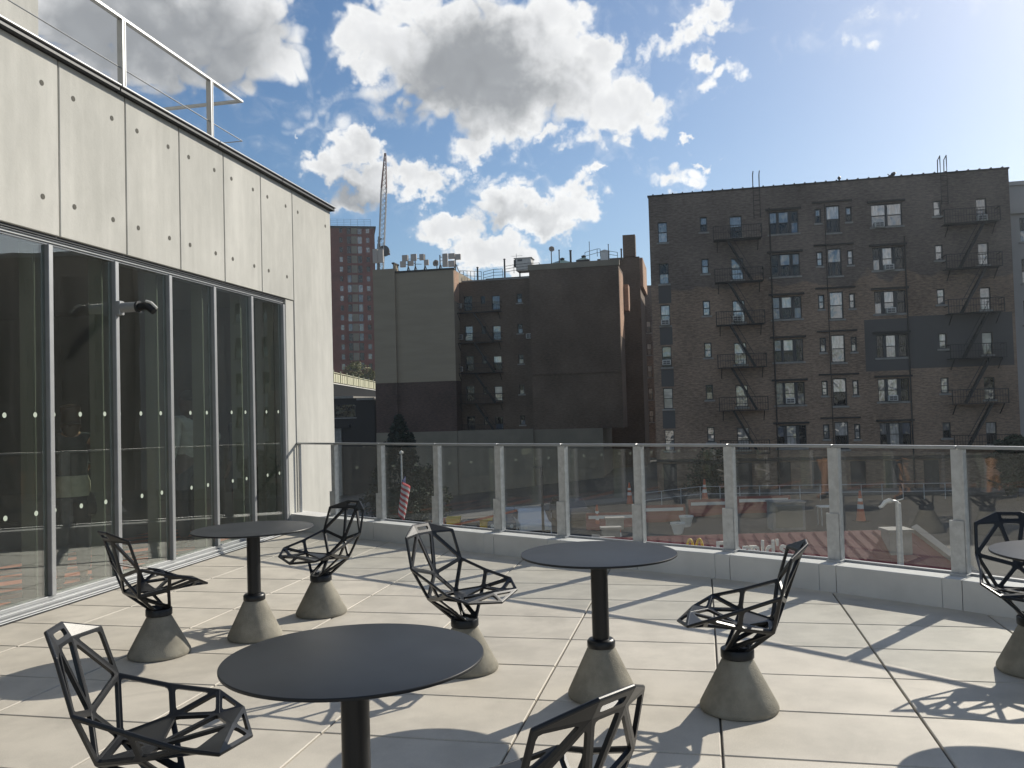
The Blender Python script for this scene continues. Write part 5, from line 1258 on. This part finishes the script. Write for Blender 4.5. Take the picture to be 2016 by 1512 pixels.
def person(label, loc, rz, skin, shirt, trousers, hairm, arms, scale=1., sleeve=.6, skirt=False, long_hair=False, shorts=False, legs=((0, 0), (0, 0)), hatless=True):
    """arms: for r and l (elbow, wrist) offsets from the shoulder; legs: forward offset of each foot and knee"""
    t = thing('person', label, 'person', (*loc, 0), rz, wp=False); t.scale = (scale,) * 3
    v = []; e = []; r = []
    def add(p, rad, par=None):
        v.append(V(p)); r.append(rad); i = len(v) - 1
        if par is not None: e.append((par, i))
        return i
    pel = add((0, 0, .95), (.145, .105)); sp_ = add((0, .005, 1.10), (.13, .095), pel); chs = add((0, 0, 1.29), (.155, .105), sp_); up_ = add((0, -.01, 1.41), (.11, .08), chs)
    nk = add((0, 0, 1.50), (.052, .055), up_); hb = add((0, .022, 1.575), (.066, .08), nk); hm = add((0, .022, 1.645), (.074, .092), hb); ht = add((0, .012, 1.715), (.058, .072), hm)
    add((0, .122, 1.625), (.012, .014), hm)                       # nose
    for s in (-1, 1): add((s * .082, .01, 1.63), (.012, .018), hm)   # ears
    sh = {}
    for s, (el, wr) in ((1, arms[0]), (-1, arms[1])):
        a = add((s * .175, -.005, 1.415), .058, up_); el = a, V((s * el[0], el[1], el[2])); ei = add(v[a] + el[1], .042, a); mid = add(v[a] + el[1] * .5, .05); e.pop(); e[-1:] = e[-1:]
        e.append((a, mid)); e.remove((a, ei)) if (a, ei) in e else None; e.append((mid, ei))
        wd = V((s * wr[0], wr[1], wr[2])); wi = add(v[ei] + wd, (.026, .022), ei)
        dr = wd.normalized(); side = dr.cross(V((0, 1, .2))).normalized(); pal = add(v[wi] + dr * .055, (.036, .016), wi)
        for k in range(4):
            off = side * (.027 - .018 * k); L = (.066, .078, .073, .058)[k]
            b0 = add(v[pal] + dr * .036 + off, .0095, pal); b1 = add(v[b0] + dr * L * .5 + V((0, .008, -.004)), .009, b0); add(v[b1] + dr * L * .42 + V((0, .022, -.008)), .0078, b1)
        th_ = add(v[wi] + dr * .03 + side * .036, .011, pal); add(v[th_] + dr * .034 + side * .014 + V((0, .01, 0)), .0095, th_)
        sh[s] = (a, mid, ei, wi)
    lg = {}
    for s, (kf, ff) in ((1, legs[0]), (-1, legs[1])):
        h_ = add((s * .095, 0, .87), (.092, .09), pel); k_ = add((s * .10, .025 + kf, .49), (.058, .06), h_); cf = add((s * .10, -.012 + (kf + ff) / 2, .34), (.056, .06), k_); a_ = add((s * .10, -.03 + ff, .085), .036, cf); f_ = add((s * .11, .05 + ff, .045), (.038, .03), a_); add((s * .118, .155 + ff, .035), (.034, .022), f_)
        lg[s] = (h_, k_, cf, a_)
    skin_mesh('body', v, e, r, SKIN[skin], t)
    def sub(name, idx, ed, rad, m, extra=()):
        vv = [v[i] if isinstance(i, int) else i for i in idx]; skin_mesh(name, vv, ed, rad, m, t, 2)
    # shirt
    idx = [pel, sp_, chs, up_]; rad = [(.165, .125), (.152, .118), (.178, .128), (.13, .10)]; ed = [(0, 1), (1, 2), (2, 3)]
    for s in (1, -1):
        a, mid, ei, wi = sh[s]; b0 = len(idx); idx += [a, mid if sleeve > 0 else v[a].lerp(v[mid], .12)]; rad += ([.074, .066] if sleeve > 0 else [.060, .040]); ed += [(3, b0), (b0, b0 + 1)]
        if sleeve > .6: idx += [ei, v[ei].lerp(v[wi], .8)]; rad += [.056, .040]; ed += [(b0 + 1, b0 + 2), (b0 + 2, b0 + 3)]
    sub('shirt', idx, ed, rad, shirt)
    if skirt:
        b = MB(); b.lathe([(.13, 1.04), (.175, .93), (.20, .78), (.215, .55), (.205, .55)], 24); b.build('skirt', trousers, t, smooth=50)
    else:
        idx = [V((0, 0, .99)), pel]; rad = [(.15, .115), (.162, .122)]; ed = [(0, 1)]
        for s in (1, -1):
            h_, k_, cf, a_ = lg[s]; b0 = len(idx)
            if shorts: idx += [h_, v[h_].lerp(v[k_], .8)]; rad += [.108, .098]; ed += [(1, b0), (b0, b0 + 1)]
            else: idx += [h_, k_, cf, v[a_] + V((0, .005, .03))]; rad += [.106, .078, .072, .064]; ed += [(1, b0), (b0, b0 + 1), (b0 + 1, b0 + 2), (b0 + 2, b0 + 3)]
        sub('shorts' if shorts else 'trousers', idx, ed, rad, trousers)
    for s in (1, -1):
        a_ = v[lg[s][3]]; skin_mesh('shoe', [a_ + V((0, -.02, -.03)), a_ + V((s * .01, .07, -.045)), a_ + V((s * .016, .18, -.052))], [(0, 1), (1, 2)], [(.048, .042), (.046, .038), (.040, .026)], MT['rubber'], t, 2)
    hv = [V((0, -.032, 1.62)), V((0, -.018, 1.69)), V((0, .045, 1.735))]; hr = [(.092, .085), (.092, .095), (.068, .055)]; he = [(0, 1), (1, 2)]
    if long_hair: hv += [V((0, -.06, 1.54)), V((0, -.075, 1.42))]; hr += [(.085, .06), (.07, .04)]; he += [(0, 3), (3, 4)]
    skin_mesh('hair', hv, he, hr, hairm, t, 2)
    eye = MB()
    for s in (-1, 1): eye.lathe([(.002, -.008), (.009, -.003), (.009, .003), (.002, .008)], 8, (s * .03, .107, 1.652))
    eye.build('eyes', MT['rubber'], t)
    b = MB(); b.box(-.024, .024, .098, .112, 1.588, 1.597); b.build('mouth', SKIN['brown'] if skin == 'brown' else mat('lips', (.30, .10, .09), .5), t)
    return t
HAIRD = mat('dark_hair', (.015, .012, .010), .6); HAIRB = mat('brown_hair', (.06, .035, .02), .6)
def inside_pt(px_, dd): p = at_y(px_, 900, dd); return (p.x, p.y)
hang = ((.06, -.02, -.27), (.02, .06, -.25))
pw_ = person('person in a dark top with pale cloth round the waist behind the glazing', inside_pt(140, 7.9), .45, 'tan', cloth('dark_top', (.03, .04, .04)), cloth('black_trousers', (.02, .02, .022)), HAIRB,
       (((.17, -.04, -.23), (-.19, .15, -.05)), ((.07, -.05, -.25), (-.08, .20, .02))), .94, long_hair=True, sleeve=0)
b = MB(); b.lathe([(.146, 1.06), (.166, 1.0), (.172, .93), (.174, .86), (.166, .86)], 24); b.build('waist_cloth', cloth('beige_cloth', (.50, .47, .36)), pw_, smooth=50)
person('person in a white shirt and dark trousers behind the glazing', inside_pt(370, 10.0), 1.2, 'brown', cloth('white_shirt', (.50, .49, .46)), cloth('navy_trousers', (.02, .022, .03)), HAIRD,
       (((.20, -.10, -.20), (-.14, .12, -.16)), hang), 1.04, sleeve=.9)
person('person in a long dark blue dress behind the glazing near the end pier', inside_pt(474, 11.25), 1.4, 'brown', cloth('dark_blue_top', (.02, .035, .055)), cloth('dark_blue_skirt', (.02, .03, .045)), HAIRD,
       (hang, hang), .98, sleeve=.9, skirt=True, long_hair=True)
person('person in a teal top standing last in the row behind the glazing', inside_pt(517, 11.85), 1.7, 'light', cloth('teal_top', (.015, .09, .075)), cloth('dark_teal_trousers', (.012, .04, .036)), HAIRD,
       (((.06, .02, -.26), (-.02, .20, .06)), hang), 1.0, sleeve=.5)
person('person in a pale patterned shirt and dark shorts, mirrored in the railing glass', (-3.72, 3.86), -.5, 'tan', mat('patterned_shirt', (.50, .47, .30), .85, var=.6, vscale=22, col2=(.16, .17, .09)), cloth('dark_shorts', (.02, .022, .024)), HAIRD,
       (hang, ((.08, -.05, -.25), (-.10, .18, .0))), 1.0, sleeve=.6, shorts=True, legs=((.10, .22), (-.08, -.20)))
q = inside_pt(166, 8.0); bg_ = thing('handbag', 'dark handbag hanging beside the person in the beige top', 'handbag', (q[0] + .03, q[1] - .05, .70))
b = MB(); pts = [(-.13, 0), (.13, 0), (.15, .06), (.12, .22), (-.12, .22), (-.15, .06)]; c = V((q[0] + .03, q[1] - .05, .62)); b.prism([c + V((x, -.05, z)) for x, z in pts], V((0, .10, 0))); bevel(b.build('bag', MT['patch'], bg_), .02)
b = MB(); b.tube([c + V((-.10, 0, .22)), c + V((-.06, .02, .46)), c + V((.0, .03, .50)), c + V((.06, .02, .46)), c + V((.10, 0, .22))], .009, 6); b.build('strap', MT['patch'], bg_)
# thin haze volume added to imitate lens glare, sky outside it
hm = bpy.data.materials.new('glare_haze'); hm.use_nodes = True; t = hm.node_tree; t.nodes.clear()
ho = t.nodes.new('ShaderNodeOutputMaterial'); pv = t.nodes.new('ShaderNodeVolumePrincipled'); pv.inputs['Color'].default_value = (.82, .91, 1, 1)
pv.inputs['Density'].default_value = HAZE; pv.inputs['Anisotropy'].default_value = .55; t.links.new(pv.outputs[0], ho.inputs['Volume'])
hb = MB().box(-140, 160, -30, 300, -40, 75).build('haze', hm); hb['kind'] = 'stuff'
for o in list(bpy.data.objects):
    if 'wp' in o: del o['wp']
